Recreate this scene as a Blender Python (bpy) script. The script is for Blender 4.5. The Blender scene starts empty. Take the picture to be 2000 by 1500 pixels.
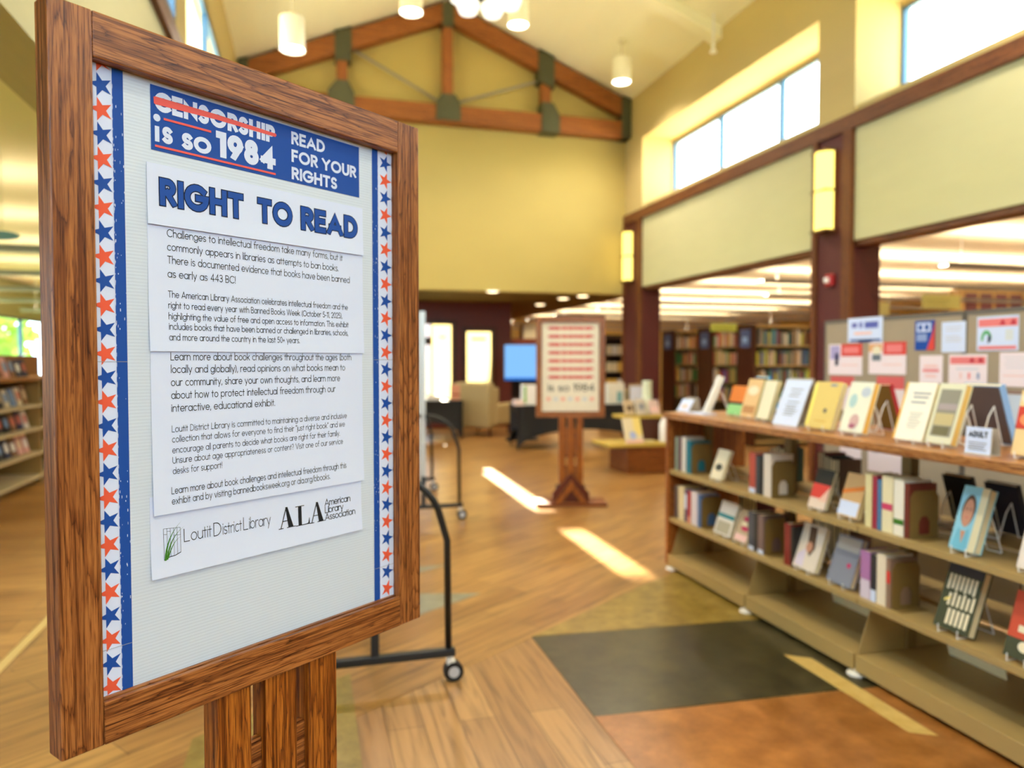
import bpy, bmesh, math, random
from mathutils import Vector, Matrix

# ------------------------------------------------------------------ camera, world, sun, exposure
SC = bpy.context.scene
COL = SC.collection
EYE = 1.5
FPX = 1440.0
YAW = math.radians(15.52)
PITCH = math.atan(47 / 1440.0)
cam_d = bpy.data.cameras.new('camera')
cam = bpy.data.objects.new('camera', cam_d)
COL.objects.link(cam)
cam.location = (0, 0, EYE)
cam.rotation_euler = (math.pi / 2 - PITCH, 0, -YAW)
cam_d.sensor_width = 36
cam_d.lens = 36 * FPX / 2000
cam_d.clip_start = 0.02
cam_d.dof.use_dof = True
cam_d.dof.focus_distance = 1.2
cam_d.dof.aperture_fstop = 2.6
SC.camera = cam
SC.view_settings.view_transform = 'Standard'
SC.view_settings.look = 'None'
SC.view_settings.gamma = 1.0
SC.view_settings.exposure = 0.3
SC.cycles.use_denoising = True
SC.cycles.max_bounces = 8
SC.cycles.diffuse_bounces = 5
SC.cycles.glossy_bounces = 3
SC.cycles.transparent_max_bounces = 8
SC.cycles.sample_clamp_indirect = 6
SC.cycles.caustics_reflective = False
SC.cycles.caustics_refractive = False
world = bpy.data.worlds.new('daylight')
SC.world = world
world.use_nodes = True
bg = world.node_tree.nodes['Background']
bg.inputs[0].default_value = (0.68, 0.85, 1.0, 1)
bg.inputs[1].default_value = 8.0
SUN_TAN = 0.2
sun_d = bpy.data.lights.new('sun', 'SUN')
sun_d.energy = 150
sun_d.color = (1.0, 0.86, 0.62)
sun_d.angle = math.radians(0.45)
sun = bpy.data.objects.new('sun', sun_d)
COL.objects.link(sun)
sun.rotation_euler = Vector((-0.026, -1, -SUN_TAN)).to_track_quat('-Z', 'Y').to_euler()

# ------------------------------------------------------------------ survey helpers (photo column/row -> point on a known plane)
_f = Vector((math.sin(YAW) * math.cos(PITCH), math.cos(YAW) * math.cos(PITCH), -math.sin(PITCH)))
_r = Vector((math.cos(YAW), -math.sin(YAW), 0))
_u = _r.cross(_f)
def _ray(x, y): return _f + _r * ((x - 1000) / FPX) + _u * ((750 - y) / FPX)
def at_x(x, y, X): d = _ray(x, y); return Vector((0, 0, EYE)) + d * (X / d.x)
def at_y(x, y, Y): d = _ray(x, y); return Vector((0, 0, EYE)) + d * (Y / d.y)
def at_z(x, y, Z): d = _ray(x, y); return Vector((0, 0, EYE)) + d * ((Z - EYE) / d.z)

# ------------------------------------------------------------------ materials
def lin(c):
    o = []
    for v in c[:3]:
        v = v / 255.0
        o.append(v / 12.92 if v <= 0.04045 else ((v + 0.055) / 1.055) ** 2.4)
    return (o[0], o[1], o[2], 1)
_mats = {}
def M(c, rough=0.55, metal=0.0, spec=0.5):
    k = (tuple(c), rough, metal, spec)
    if k in _mats: return _mats[k]
    m = bpy.data.materials.new('paint_%d_%d_%d' % tuple(c[:3]))
    m.use_nodes = True
    nt = m.node_tree
    b = nt.nodes['Principled BSDF']
    b.inputs['Roughness'].default_value = rough
    b.inputs['Metallic'].default_value = metal
    b.inputs['Specular IOR Level'].default_value = spec
    n = nt.nodes.new('ShaderNodeTexNoise'); n.inputs['Scale'].default_value = 9
    h = nt.nodes.new('ShaderNodeHueSaturation'); h.inputs['Color'].default_value = lin(c)
    mr = nt.nodes.new('ShaderNodeMapRange'); mr.inputs[3].default_value = 0.95; mr.inputs[4].default_value = 1.05
    nt.links.new(n.outputs[0], mr.inputs[0]); nt.links.new(mr.outputs[0], h.inputs['Value'])
    nt.links.new(h.outputs[0], b.inputs['Base Color'])
    _mats[k] = m
    return m
def flat(name, c, rough=0.6, spec=0.3):
    m = bpy.data.materials.new(name); m.use_nodes = True
    b = m.node_tree.nodes['Principled BSDF']
    b.inputs['Base Color'].default_value = lin(c); b.inputs['Roughness'].default_value = rough
    b.inputs['Specular IOR Level'].default_value = spec
    return m
def emit(name, c, s):
    m = bpy.data.materials.new(name); m.use_nodes = True
    nt = m.node_tree; nt.nodes.clear()
    e = nt.nodes.new('ShaderNodeEmission'); e.inputs[0].default_value = lin(c); e.inputs[1].default_value = s
    o = nt.nodes.new('ShaderNodeOutputMaterial'); nt.links.new(e.outputs[0], o.inputs[0])
    return m
def glass():
    m = bpy.data.materials.new('window_glass'); m.use_nodes = True
    nt = m.node_tree; nt.nodes.clear()
    t = nt.nodes.new('ShaderNodeBsdfTransparent'); t.inputs[0].default_value = (0.96, 0.98, 0.98, 1)
    g = nt.nodes.new('ShaderNodeBsdfGlossy'); g.inputs['Roughness'].default_value = 0.03
    mx = nt.nodes.new('ShaderNodeMixShader'); mx.inputs[0].default_value = 0.06
    o = nt.nodes.new('ShaderNodeOutputMaterial')
    nt.links.new(t.outputs[0], mx.inputs[1]); nt.links.new(g.outputs[0], mx.inputs[2]); nt.links.new(mx.outputs[0], o.inputs[0])
    return m
def frosted():
    m = bpy.data.materials.new('sun_screen_film'); m.use_nodes = True
    nt = m.node_tree; nt.nodes.clear()
    t = nt.nodes.new('ShaderNodeBsdfTranslucent'); t.inputs[0].default_value = lin((146, 141, 120))
    g = nt.nodes.new('ShaderNodeBsdfDiffuse'); g.inputs[0].default_value = lin((160, 155, 136))
    mx = nt.nodes.new('ShaderNodeMixShader'); mx.inputs[0].default_value = 0.12
    o = nt.nodes.new('ShaderNodeOutputMaterial')
    nt.links.new(t.outputs[0], mx.inputs[1]); nt.links.new(g.outputs[0], mx.inputs[2]); nt.links.new(mx.outputs[0], o.inputs[0])
    return m
def ramp(nt, stops):
    r = nt.nodes.new('ShaderNodeValToRGB')
    e = r.color_ramp.elements
    e[0].position, e[0].color = stops[0][0], lin(stops[0][1])
    e[1].position, e[1].color = stops[-1][0], lin(stops[-1][1])
    for p, c in stops[1:-1]:
        x = e.new(p); x.color = lin(c)
    return r
def oak(name, axis, light=(176, 114, 60), mid=(146, 88, 42), dark=(100, 54, 28), rough=0.34, seed=0.0, wave=1.0):
    """stained oak: cathedral grain running along the local axis, with short dark pores"""
    m = bpy.data.materials.new(name); m.use_nodes = True
    nt = m.node_tree; b = nt.nodes['Principled BSDF']; L = nt.links.new
    tc = nt.nodes.new('ShaderNodeTexCoord')
    def mp(al, ac):
        g = nt.nodes.new('ShaderNodeMapping')
        s = [ac, ac, ac]; s['xyz'.index(axis)] = al
        g.inputs['Scale'].default_value = s
        g.inputs['Location'].default_value = (seed, seed * 1.7, seed * 0.6)
        L(tc.outputs['Object'], g.inputs[0]); return g
    a = mp(0.8, 9)
    n1 = nt.nodes.new('ShaderNodeTexNoise'); n1.inputs['Scale'].default_value = 1.0; n1.inputs['Detail'].default_value = 1.5; n1.inputs['Distortion'].default_value = 0.3
    L(a.outputs[0], n1.inputs['Vector'])
    a2 = mp(9, 90)
    n3 = nt.nodes.new('ShaderNodeTexNoise'); n3.inputs['Scale'].default_value = 1.0; n3.inputs['Detail'].default_value = 3
    L(a2.outputs[0], n3.inputs['Vector'])
    jit = nt.nodes.new('ShaderNodeMath'); jit.operation = 'MULTIPLY_ADD'; jit.inputs[1].default_value = 0.055
    L(n3.outputs[0], jit.inputs[0]); L(n1.outputs[0], jit.inputs[2])
    mul = nt.nodes.new('ShaderNodeMath'); mul.operation = 'MULTIPLY'; mul.inputs[1].default_value = 30 * wave
    L(jit.outputs[0], mul.inputs[0])
    fr = nt.nodes.new('ShaderNodeMath'); fr.operation = 'FRACT'
    L(mul.outputs[0], fr.inputs[0])
    r1 = ramp(nt, [(0.0, dark), (0.08, mid), (0.3, light), (0.9, light), (1.0, mid)])
    L(fr.outputs[0], r1.inputs[0])
    p = mp(20, 800)
    n2 = nt.nodes.new('ShaderNodeTexNoise'); n2.inputs['Scale'].default_value = 1.0; n2.inputs['Detail'].default_value = 3
    L(p.outputs[0], n2.inputs['Vector'])
    r2 = ramp(nt, [(0.34, (136, 104, 88)), (0.52, (250, 248, 246)), (1.0, (255, 255, 255))])
    L(n2.outputs[0], r2.inputs[0])
    mx = nt.nodes.new('ShaderNodeMix'); mx.data_type = 'RGBA'; mx.blend_type = 'MULTIPLY'; mx.inputs[0].default_value = 0.9
    L(r1.outputs[0], mx.inputs[6]); L(r2.outputs[0], mx.inputs[7])
    q = mp(2.4, 170)
    n4 = nt.nodes.new('ShaderNodeTexNoise'); n4.inputs['Scale'].default_value = 1.0; n4.inputs['Detail'].default_value = 2; n4.inputs['Distortion'].default_value = 0.3
    L(q.outputs[0], n4.inputs['Vector'])
    r4 = ramp(nt, [(0.36, (142, 108, 92)), (0.56, (255, 252, 250)), (1.0, (255, 255, 255))])
    L(n4.outputs[0], r4.inputs[0])
    mx2 = nt.nodes.new('ShaderNodeMix'); mx2.data_type = 'RGBA'; mx2.blend_type = 'MULTIPLY'; mx2.inputs[0].default_value = 0.85
    L(mx.outputs[2], mx2.inputs[6]); L(r4.outputs[0], mx2.inputs[7])
    L(mx2.outputs[2], b.inputs['Base Color'])
    b.inputs['Roughness'].default_value = rough
    b.inputs['Specular IOR Level'].default_value = 0.4
    bp = nt.nodes.new('ShaderNodeBump'); bp.inputs['Strength'].default_value = 0.25; bp.inputs['Distance'].default_value = 0.001
    L(n2.outputs[0], bp.inputs['Height']); L(bp.outputs[0], b.inputs['Normal'])
    return m
def planks(name, rot, c1, c2, rough=0.3, w=1.25, h=0.15):
    m = bpy.data.materials.new(name); m.use_nodes = True
    nt = m.node_tree; b = nt.nodes['Principled BSDF']; L = nt.links.new
    tc = nt.nodes.new('ShaderNodeTexCoord')
    mp = nt.nodes.new('ShaderNodeMapping'); mp.inputs['Rotation'].default_value = (0, 0, rot)
    L(tc.outputs['Object'], mp.inputs[0])
    br = nt.nodes.new('ShaderNodeTexBrick')
    br.inputs['Scale'].default_value = 1; br.inputs['Brick Width'].default_value = w; br.inputs['Row Height'].default_value = h
    br.inputs['Mortar Size'].default_value = 0.0015; br.inputs['Color1'].default_value = lin(c1); br.inputs['Color2'].default_value = lin(c2)
    br.inputs['Mortar'].default_value = lin((70, 46, 24)); br.offset = 0.37
    L(mp.outputs[0], br.inputs['Vector'])
    m2 = nt.nodes.new('ShaderNodeMapping'); m2.inputs['Scale'].default_value = (1.6, 22, 1)
    L(mp.outputs[0], m2.inputs[0])
    n = nt.nodes.new('ShaderNodeTexNoise'); n.inputs['Scale'].default_value = 1.4; n.inputs['Detail'].default_value = 5; n.inputs['Distortion'].default_value = 0.6
    L(m2.outputs[0], n.inputs['Vector'])
    r = ramp(nt, [(0.3, (150, 140, 130)), (0.52, (235, 232, 228)), (0.75, (255, 255, 255))])
    L(n.outputs[0], r.inputs[0])
    mx = nt.nodes.new('ShaderNodeMix'); mx.data_type = 'RGBA'; mx.blend_type = 'MULTIPLY'; mx.inputs[0].default_value = 0.8
    L(br.outputs[0], mx.inputs[6]); L(r.outputs[0], mx.inputs[7]); L(mx.outputs[2], b.inputs['Base Color'])
    b.inputs['Roughness'].default_value = rough
    return m
def mottle(name, c1, c2, scale=7, rough=0.3):
    m = bpy.data.materials.new(name); m.use_nodes = True
    nt = m.node_tree; b = nt.nodes['Principled BSDF']; L = nt.links.new
    tc = nt.nodes.new('ShaderNodeTexCoord')
    n = nt.nodes.new('ShaderNodeTexNoise'); n.inputs['Scale'].default_value = scale; n.inputs['Detail'].default_value = 6; n.inputs['Roughness'].default_value = 0.65
    L(tc.outputs['Object'], n.inputs['Vector'])
    r = ramp(nt, [(0.32, c1), (0.68, c2)])
    L(n.outputs[0], r.inputs[0]); L(r.outputs[0], b.inputs['Base Color'])
    b.inputs['Roughness'].default_value = rough
    return m
def ribbed(name, c, scale, axis='Z', rough=0.45):
    m = bpy.data.materials.new(name); m.use_nodes = True
    nt = m.node_tree; b = nt.nodes['Principled BSDF']; L = nt.links.new
    tc = nt.nodes.new('ShaderNodeTexCoord')
    w = nt.nodes.new('ShaderNodeTexWave'); w.bands_direction = axis; w.inputs['Scale'].default_value = scale; w.inputs['Distortion'].default_value = 0.0
    L(tc.outputs['Object'], w.inputs['Vector'])
    r = ramp(nt, [(0.0, tuple(v - 7 for v in c)), (1.0, c)])
    L(w.outputs[0], r.inputs[0]); L(r.outputs[0], b.inputs['Base Color'])
    b.inputs['Roughness'].default_value = rough
    bp = nt.nodes.new('ShaderNodeBump'); bp.inputs['Strength'].default_value = 0.15; bp.inputs['Distance'].default_value = 0.0006
    L(w.outputs[0], bp.inputs['Height']); L(bp.outputs[0], b.inputs['Normal'])
    return m

# ------------------------------------------------------------------ mesh collector and object helpers
class MB:
    def __init__(s): s.v, s.f, s.m = [], [], []
    def add(s, vs, fs, mi=0):
        o = len(s.v); s.v += [tuple(p) for p in vs]
        s.f += [tuple(o + i for i in f) for f in fs]; s.m += [mi] * len(fs)
        return s
    def box(s, x0, x1, y0, y1, z0, z1, mi=0, mat=None):
        vs = [Vector((x, y, z)) for z in (z0, z1) for y in (y0, y1) for x in (x0, x1)]
        if mat is not None: vs = [mat @ v for v in vs]
        return s.add(vs, [(0, 2, 3, 1), (4, 5, 7, 6), (0, 1, 5, 4), (2, 6, 7, 3), (0, 4, 6, 2), (1, 3, 7, 5)], mi)
    def cyl(s, p0, p1, r0, r1=None, n=12, mi=0):
        r1 = r0 if r1 is None else r1
        p0, p1 = Vector(p0), Vector(p1); d = (p1 - p0).normalized()
        a = d.orthogonal().normalized(); b = d.cross(a)
        vs = []
        for p, r in ((p0, r0), (p1, r1)):
            for i in range(n):
                t = 2 * math.pi * i / n
                vs.append(p + (a * math.cos(t) + b * math.sin(t)) * r)
        fs = [(i, (i + 1) % n, n + (i + 1) % n, n + i) for i in range(n)]
        fs += [tuple(range(n - 1, -1, -1)), tuple(range(n, 2 * n))]
        return s.add(vs, fs, mi)
    def tube(s, pts, r, n=8, mi=0):
        pts = [Vector(p) for p in pts]; rings = []
        up = None
        for i, p in enumerate(pts):
            d = (pts[min(i + 1, len(pts) - 1)] - pts[max(i - 1, 0)]).normalized()
            if up is None: up = d.orthogonal().normalized()
            up = (up - d * up.dot(d)).normalized(); b = d.cross(up)
            rings.append([p + (up * math.cos(2 * math.pi * k / n) + b * math.sin(2 * math.pi * k / n)) * r for k in range(n)])
        vs = [q for R in rings for q in R]; fs = []
        for i in range(len(pts) - 1):
            for k in range(n):
                fs.append((i * n + k, i * n + (k + 1) % n, (i + 1) * n + (k + 1) % n, (i + 1) * n + k))
        fs += [tuple(range(n - 1, -1, -1)), tuple(range((len(pts) - 1) * n, len(pts) * n))]
        return s.add(vs, fs, mi)
    def lathe(s, prof, n=20, c=(0, 0, 0), mi=0):
        vs = []
        for r, z in prof:
            for k in range(n):
                t = 2 * math.pi * k / n
                vs.append((c[0] + r * math.cos(t), c[1] + r * math.sin(t), c[2] + z))
        fs = []
        for i in range(len(prof) - 1):
            for k in range(n):
                fs.append((i * n + k, i * n + (k + 1) % n, (i + 1) * n + (k + 1) % n, (i + 1) * n + k))
        fs += [tuple(range(n - 1, -1, -1)), tuple(range((len(prof) - 1) * n, len(prof) * n))]
        return s.add(vs, fs, mi)
    def prism(s, poly, fn, a, b, mi=0):
        """poly: 2-D outline; fn(p, q, h) -> 3-D; extruded from h=a to h=b"""
        n = len(poly)
        vs = [fn(p, q, a) for p, q in poly] + [fn(p, q, b) for p, q in poly]
        fs = [tuple(range(n - 1, -1, -1)), tuple(range(n, 2 * n))] + [(i, (i + 1) % n, n + (i + 1) % n, n + i) for i in range(n)]
        return s.add(vs, fs, mi)
    def holed(s, out, inn, fn, a, b, mi=0):
        n = len(out)
        vs = [fn(p, q, h) for h in (a, b) for L in (out, inn) for p, q in L]
        fs = []
        for i in range(n):
            j = (i + 1) % n
            fs += [(i, j, n + j, n + i), (2 * n + i, 3 * n + i, 3 * n + j, 2 * n + j), (i, 2 * n + i, 2 * n + j, j), (n + i, n + j, 3 * n + j, 3 * n + i)]
        return s.add(vs, fs, mi)
    def build(s, name, mats, parent=None, smooth=False, bevel=0.0, fix=True):
        me = bpy.data.meshes.new(name)
        me.from_pydata(s.v, [], s.f)
        if not isinstance(mats, (list, tuple)): mats = [mats]
        for m in mats: me.materials.append(m)
        me.polygons.foreach_set('material_index', s.m)
        if smooth: me.polygons.foreach_set('use_smooth', [True] * len(me.polygons))
        if fix:
            bm = bmesh.new(); bm.from_mesh(me); bmesh.ops.recalc_face_normals(bm, faces=bm.faces); bm.to_mesh(me); bm.free()
        me.update()
        o = bpy.data.objects.new(name, me); COL.objects.link(o)
        if parent: o.parent = parent
        if bevel:
            b = o.modifiers.new('edge', 'BEVEL'); b.width = bevel; b.segments = 2; b.limit_method = 'ANGLE'
        return o
def tag(o, label=None, cat=None, group=None, kind=None):
    if label:
        o['label'] = label
        if len(label.replace(',', ' ').split()) > 16: print('LONG', label)
    if cat: o['category'] = cat
    if group: o['group'] = group
    if kind: o['kind'] = kind
    return o
def empty(name, loc=(0, 0, 0), rz=0.0):
    o = bpy.data.objects.new(name, None); COL.objects.link(o)
    o.location = loc; o.rotation_euler = (0, 0, rz); o.empty_display_size = 0.1
    return o
def copy_tree(o, parent=None):
    c = o.copy(); COL.objects.link(c); c.parent = parent
    for ch in list(o.children): copy_tree(ch, c)
    return c
def struct(o): o['kind'] = 'structure'; return o
def place(o, loc=(0, 0, 0), rot=(0, 0, 0)):
    o.location = loc; o.rotation_euler = rot; return o
def arc(cx, cy, rx, ry, a0, a1, n=10):
    return [(cx + rx * math.cos(math.radians(a0 + (a1 - a0) * i / n)), cy + ry * math.sin(math.radians(a0 + (a1 - a0) * i / n))) for i in range(n + 1)]
# ------------------------------------------------------------------ single-stroke lettering (cap height 0.7, x height 0.47)
X = 0.47; R = 0.235
def A_(cx, cy, rx, ry, a0, a1): return ('a', cx, cy, rx, ry, a0, a1)
_bowl = [A_(R, R, R, R, 0, 360)]
_S = lambda w, h: [A_(w / 2, h * .74, w * .46, h * .26, 35, 270), A_(w / 2, h * .24, w * .5, h * .24, 90, -145)]
GL = {
 'a': (X, [_bowl, [(X, X), (X, 0)]]), 'b': (X, [_bowl, [(0, .74), (0, 0)]]), 'c': (.4, [[A_(R, R, R, R, 48, 312)]]),
 'd': (X, [_bowl, [(X, .74), (X, 0)]]), 'e': (X, [[(.02, R), (X, R), A_(R, R, R, R, 0, 318)]]),
 'f': (.24, [[A_(.21, .61, .12, .13, 60, 180), (.09, .48), (.09, 0)], [(-.02, X - .03), (.23, X - .03)]]),
 'g': (X, [_bowl, [(X, X), (X, 0), A_(R, 0, R, .2, 0, -150)]]), 'h': (.4, [[(0, .74), (0, 0)], [A_(.2, .27, .2, .2, 180, 0), (.4, 0)]]),
 'i': (.02, [[(0.01, X), (0.01, 0)], [(.01, .6), (.01, .65)]]), 'j': (.04, [[(.04, X), (.04, -.1), A_(-.06, -.1, .1, .1, 0, -80)], [(.04, .6), (.04, .65)]]),
 'k': (.36, [[(0, .74), (0, 0)], [(.33, X), (.03, .2)], [(.11, .27), (.35, 0)]]), 'l': (.02, [[(.01, .74), (.01, 0)]]),
 'm': (.66, [[(0, X), (0, 0)], [A_(.165, .3, .165, .17, 180, 0), (.33, 0)], [A_(.495, .3, .165, .17, 180, 0), (.66, 0)]]),
 'n': (.4, [[(0, X), (0, 0)], [A_(.2, .27, .2, .2, 180, 0), (.4, 0)]]), 'o': (X, [_bowl]), 'p': (X, [_bowl, [(0, X), (0, -.22)]]), 'q': (X, [_bowl, [(X, X), (X, -.22)]]),
 'r': (.24, [[(0, X), (0, 0)], [A_(.19, .28, .19, .19, 180, 65)]]), 's': (.32, [_S(.32, X)]),
 't': (.22, [[(.1, .64), (.1, 0)], [(-.03, X - .03), (.23, X - .03)]]), 'u': (.4, [[(0, X), A_(.2, .2, .2, .2, 180, 360), (.4, X)], [(.4, X), (.4, 0)]]),
 'v': (.4, [[(0, X), (.2, 0), (.4, X)]]), 'w': (.64, [[(0, X), (.16, 0), (.32, X), (.48, 0), (.64, X)]]), 'x': (.38, [[(0, X), (.38, 0)], [(0, 0), (.38, X)]]),
 'y': (.4, [[(0, X), (.21, .02)], [(.4, X), (.12, -.22)]]), 'z': (.36, [[(0, X), (.36, X), (0, 0), (.36, 0)]]),
 'A': (.6, [[(0, 0), (.3, .7), (.6, 0)], [(.1, .2), (.5, .2)]]), 'B': (.42, [[(0, 0), (0, .7), (.2, .7), A_(.2, .53, .18, .17, 90, -90), (0, .36)], [(.2, .36), A_(.22, .18, .2, .18, 90, -90), (0, 0)]]),
 'C': (.6, [[A_(.35, .35, .35, .35, 45, 315)]]), 'D': (.52, [[(0, 0), (0, .7), (.17, .7), A_(.17, .35, .35, .35, 90, -90), (0, 0)]]),
 'E': (.38, [[(.38, .7), (0, .7), (0, 0), (.38, 0)], [(0, .36), (.34, .36)]]), 'F': (.36, [[(.36, .7), (0, .7), (0, 0)], [(0, .36), (.32, .36)]]),
 'G': (.68, [[A_(.35, .35, .35, .35, 45, 360), (.4, .35)]]), 'H': (.5, [[(0, .7), (0, 0)], [(.5, .7), (.5, 0)], [(0, .36), (.5, .36)]]),
 'I': (.02, [[(.01, .7), (.01, 0)]]), 'K': (.45, [[(0, .7), (0, 0)], [(.42, .7), (.03, .3)], [(.12, .38), (.45, 0)]]), 'L': (.36, [[(0, .7), (0, 0), (.36, 0)]]),
 'M': (.66, [[(0, 0), (.06, .7), (.33, .12), (.6, .7), (.66, 0)]]), 'N': (.52, [[(0, 0), (0, .7), (.52, 0), (.52, .7)]]),
 'O': (.7, [[A_(.35, .35, .35, .35, 0, 360)]]), 'P': (.42, [[(0, 0), (0, .7), (.22, .7), A_(.22, .51, .19, .19, 90, -90), (0, .32)]]),
 'R': (.42, [[(0, 0), (0, .7), (.22, .7), A_(.22, .52, .19, .18, 90, -90), (0, .34)], [(.18, .34), (.42, 0)]]),
 'S': (.4, [_S(.4, .7)]), 'T': (.46, [[(0, .7), (.46, .7)], [(.23, .7), (.23, 0)]]), 'U': (.48, [[(0, .7), (0, .24), A_(.24, .24, .24, .24, 180, 360), (.48, .7)]]),
 'V': (.56, [[(0, .7), (.28, 0), (.56, .7)]]), 'W': (.86, [[(0, .7), (.22, 0), (.43, .7), (.64, 0), (.86, .7)]]), 'Y': (.54, [[(0, .7), (.27, .34), (.54, .7)], [(.27, .34), (.27, 0)]]),
 '0': (.42, [[A_(.21, .35, .21, .35, 0, 360)]]), '1': (.14, [[(0, .6), (.12, .7), (.12, 0)]]), '2': (.38, [[A_(.19, .51, .19, .19, 170, -35), (0, 0), (.39, 0)]]),
 '3': (.36, [[A_(.17, .53, .17, .17, 150, -90), (.12, .36)], [(.12, .37), A_(.17, .19, .19, .19, 90, -150)]]), '4': (.46, [[(.34, 0), (.34, .7), (.03, .2)], [(.05, .2), (.47, .2)]]),
 '5': (.38, [[(.34, .7), (.08, .7), (.04, .4), A_(.17, .22, .2, .22, 125, -140)]]), '8': (.4, [[A_(.2, .535, .16, .165, 0, 360)], [A_(.2, .19, .2, .19, 0, 360)]]),
 '9': (.42, [[A_(.21, .48, .21, .22, 0, 360)], [(.41, .43), (.16, 0)]]),
 '.': (.02, [[(.01, 0), (.01, .05)]]), ',': (.04, [[(.03, .05), (0, -.09)]]), '!': (.02, [[(.01, .7), (.01, .2)], [(.01, 0), (.01, .05)]]),
 '?': (.34, [[A_(.17, .54, .16, .16, 170, -60), (.17, .3), (.17, .2)], [(.17, 0), (.17, .05)]]), '(': (.12, [[A_(.4, .3, .38, .5, 132, 228)]]), ')': (.12, [[A_(-.28, .3, .38, .5, 48, -48)]]),
 '-': (.22, [[(0, .25), (.22, .25)]]), '+': (.3, [[(0, .28), (.3, .28)], [(.15, .43), (.15, .13)]]), '/': (.28, [[(0, -.06), (.28, .74)]]),
 '"': (.12, [[(.02, .72), (0, .56)], [(.12, .72), (.1, .56)]]),
}
def _pts(path):
    o = []
    for q in path:
        if q[0] == 'a':
            n = max(5, int(abs(q[6] - q[5]) / 18))
            a = arc(q[1], q[2], q[3], q[4], q[5], q[6], n)
            if o and abs(o[-1][0] - a[0][0]) + abs(o[-1][1] - a[0][1]) < 1e-4: a = a[1:]
            o += a
        else:
            if not o or abs(o[-1][0] - q[0]) + abs(o[-1][1] - q[1]) > 1e-4: o.append((q[0], q[1]))
    return o
def ribbon(pts, w, cap):
    """polyline -> quad strip of width w (2-D), mitred"""
    closed = abs(pts[0][0] - pts[-1][0]) + abs(pts[0][1] - pts[-1][1]) < 1e-3 and len(pts) > 3
    if closed: pts = pts[:-1]
    n = len(pts); P = [Vector(p) for p in pts]; Lf, Rt = [], []
    for i in range(n):
        a = P[i - 1] if (i > 0 or closed) else None
        c = P[(i + 1) % n] if (i < n - 1 or closed) else None
        d0 = (P[i] - a).normalized() if a is not None else None
        d1 = (c - P[i]).normalized() if c is not None else None
        p = P[i].copy()
        if d0 is None: p = p - d1 * cap; d0 = d1
        elif d1 is None: p = p + d0 * cap; d1 = d0
        t = d0 + d1
        t = t.normalized() if t.length > 1e-4 else d0
        nn = Vector((-t.y, t.x)); k = 1 / max(0.32, abs(nn.dot(Vector((-d1.y, d1.x)))))
        Lf.append(p + nn * (w / 2 * k)); Rt.append(p - nn * (w / 2 * k))
    vs = Lf + Rt
    fs = [(i, n + i, n + (i + 1) % n, (i + 1) % n) for i in range(n if closed else n - 1)]
    return vs, fs
def text(mb, s, u0, v0, cap, u1=None, w=0.07, fn=None, mi=0, track=0.13, space=0.3, grow=0.0, inset=False):
    """lay s with its baseline at (u0, v0); cap = cap height; u1 = where the line ends; fn(u, v) -> 3-D"""
    em = cap / 0.7
    k = 0.0; placed = []
    for ch in s:
        if ch == ' ': k += space; continue
        wd, paths = GL[ch]
        if inset and ch == '1': wd, paths = .24, [[(.24, .7), (.24, 0)], [(0, .7), (.24, .7)]]
        adv = (wd + .07 if wd > .1 else w) if inset else wd
        placed.append((k, wd, paths)); k += adv + track
    tot = max(1e-3, k - track)
    sx = (u1 - u0) / tot if u1 is not None else em
    hw = w / 2
    for gi, (off, wd, paths) in enumerate(placed):
        for pi, path in enumerate(paths):
            dep = ((gi % 2) * 4 + pi) * 3e-5
            pp = _pts(path)
            if inset: kx = (wd + .07 - w) / wd if wd > .1 else 1.0; pp = [(hw + x * kx, hw + y * (0.7 - w) / 0.7) for x, y in pp]
            vs, fs = ribbon(pp, w + grow, hw + grow / 2 if inset else hw * 0.9)
            if inset:
                lo, hi = -grow / 2, 0.7 + grow / 2
                vs = [Vector((v.x, min(hi, max(lo, v.y)))) if (min(p[1] for p in pp) > 0 and True) else v for v in vs]
            q = [fn(u0 + (off + v.x) * sx, v0 + v.y * em) for v in vs]
            mb.add([(a[0], a[1] - dep, a[2]) for a in q], fs, mi)

# ------------------------------------------------------------------ shared materials
OAK_V = oak('oak_upright', 'z'); OAK_V2 = oak('oak_upright_bold', 'z', seed=3.1, wave=1.3); OAK_H = oak('oak_rail', 'x', seed=1.4, wave=1.2)
OAK_SLAT = [oak('oak_slat_%d' % i, 'z', light=(184, 112, 40), mid=(154, 86, 26), seed=5 + i * 2.3) for i in range(3)]
WOOD_TRIM = oak('trim_wood', 'y', light=(134, 82, 44), mid=(114, 66, 32), dark=(84, 44, 20), rough=0.5)
WOOD_TRIM_V = oak('trim_wood_upright', 'z', light=(132, 78, 32), mid=(112, 62, 24), dark=(80, 42, 16), rough=0.6)
TRUSS = oak('truss_timber', 'x', light=(178, 110, 48), mid=(158, 94, 36), dark=(118, 62, 22), rough=0.5)
TRUSS_V = oak('truss_post_timber', 'z', light=(178, 110, 48), mid=(158, 94, 36), dark=(118, 62, 22), rough=0.5)
SHELF_OAK = oak('bookcase_oak', 'y', light=(206, 148, 84), mid=(180, 118, 58), dark=(140, 84, 36), rough=0.3)
SHELF_OAK_V = oak('bookcase_end_oak', 'z', light=(196, 122, 52), mid=(166, 92, 34), dark=(120, 62, 20), rough=0.35)
DARK_WOOD = oak('dark_stack_end', 'z', light=(98, 52, 22), mid=(80, 40, 16), dark=(54, 24, 10), rough=0.4)
BURG = M((80, 20, 18), 0.6); YELLOW = M((182, 162, 95), 0.8, spec=0.2); TANWALL = M((196, 174, 118), 0.8, spec=0.2)
HEADER = M((194, 189, 150), 0.8, spec=0.2); CREAM = M((247, 243, 214), 0.8, spec=0.2); LOWCEIL = M((246, 236, 210), 0.85, spec=0.2)
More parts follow.
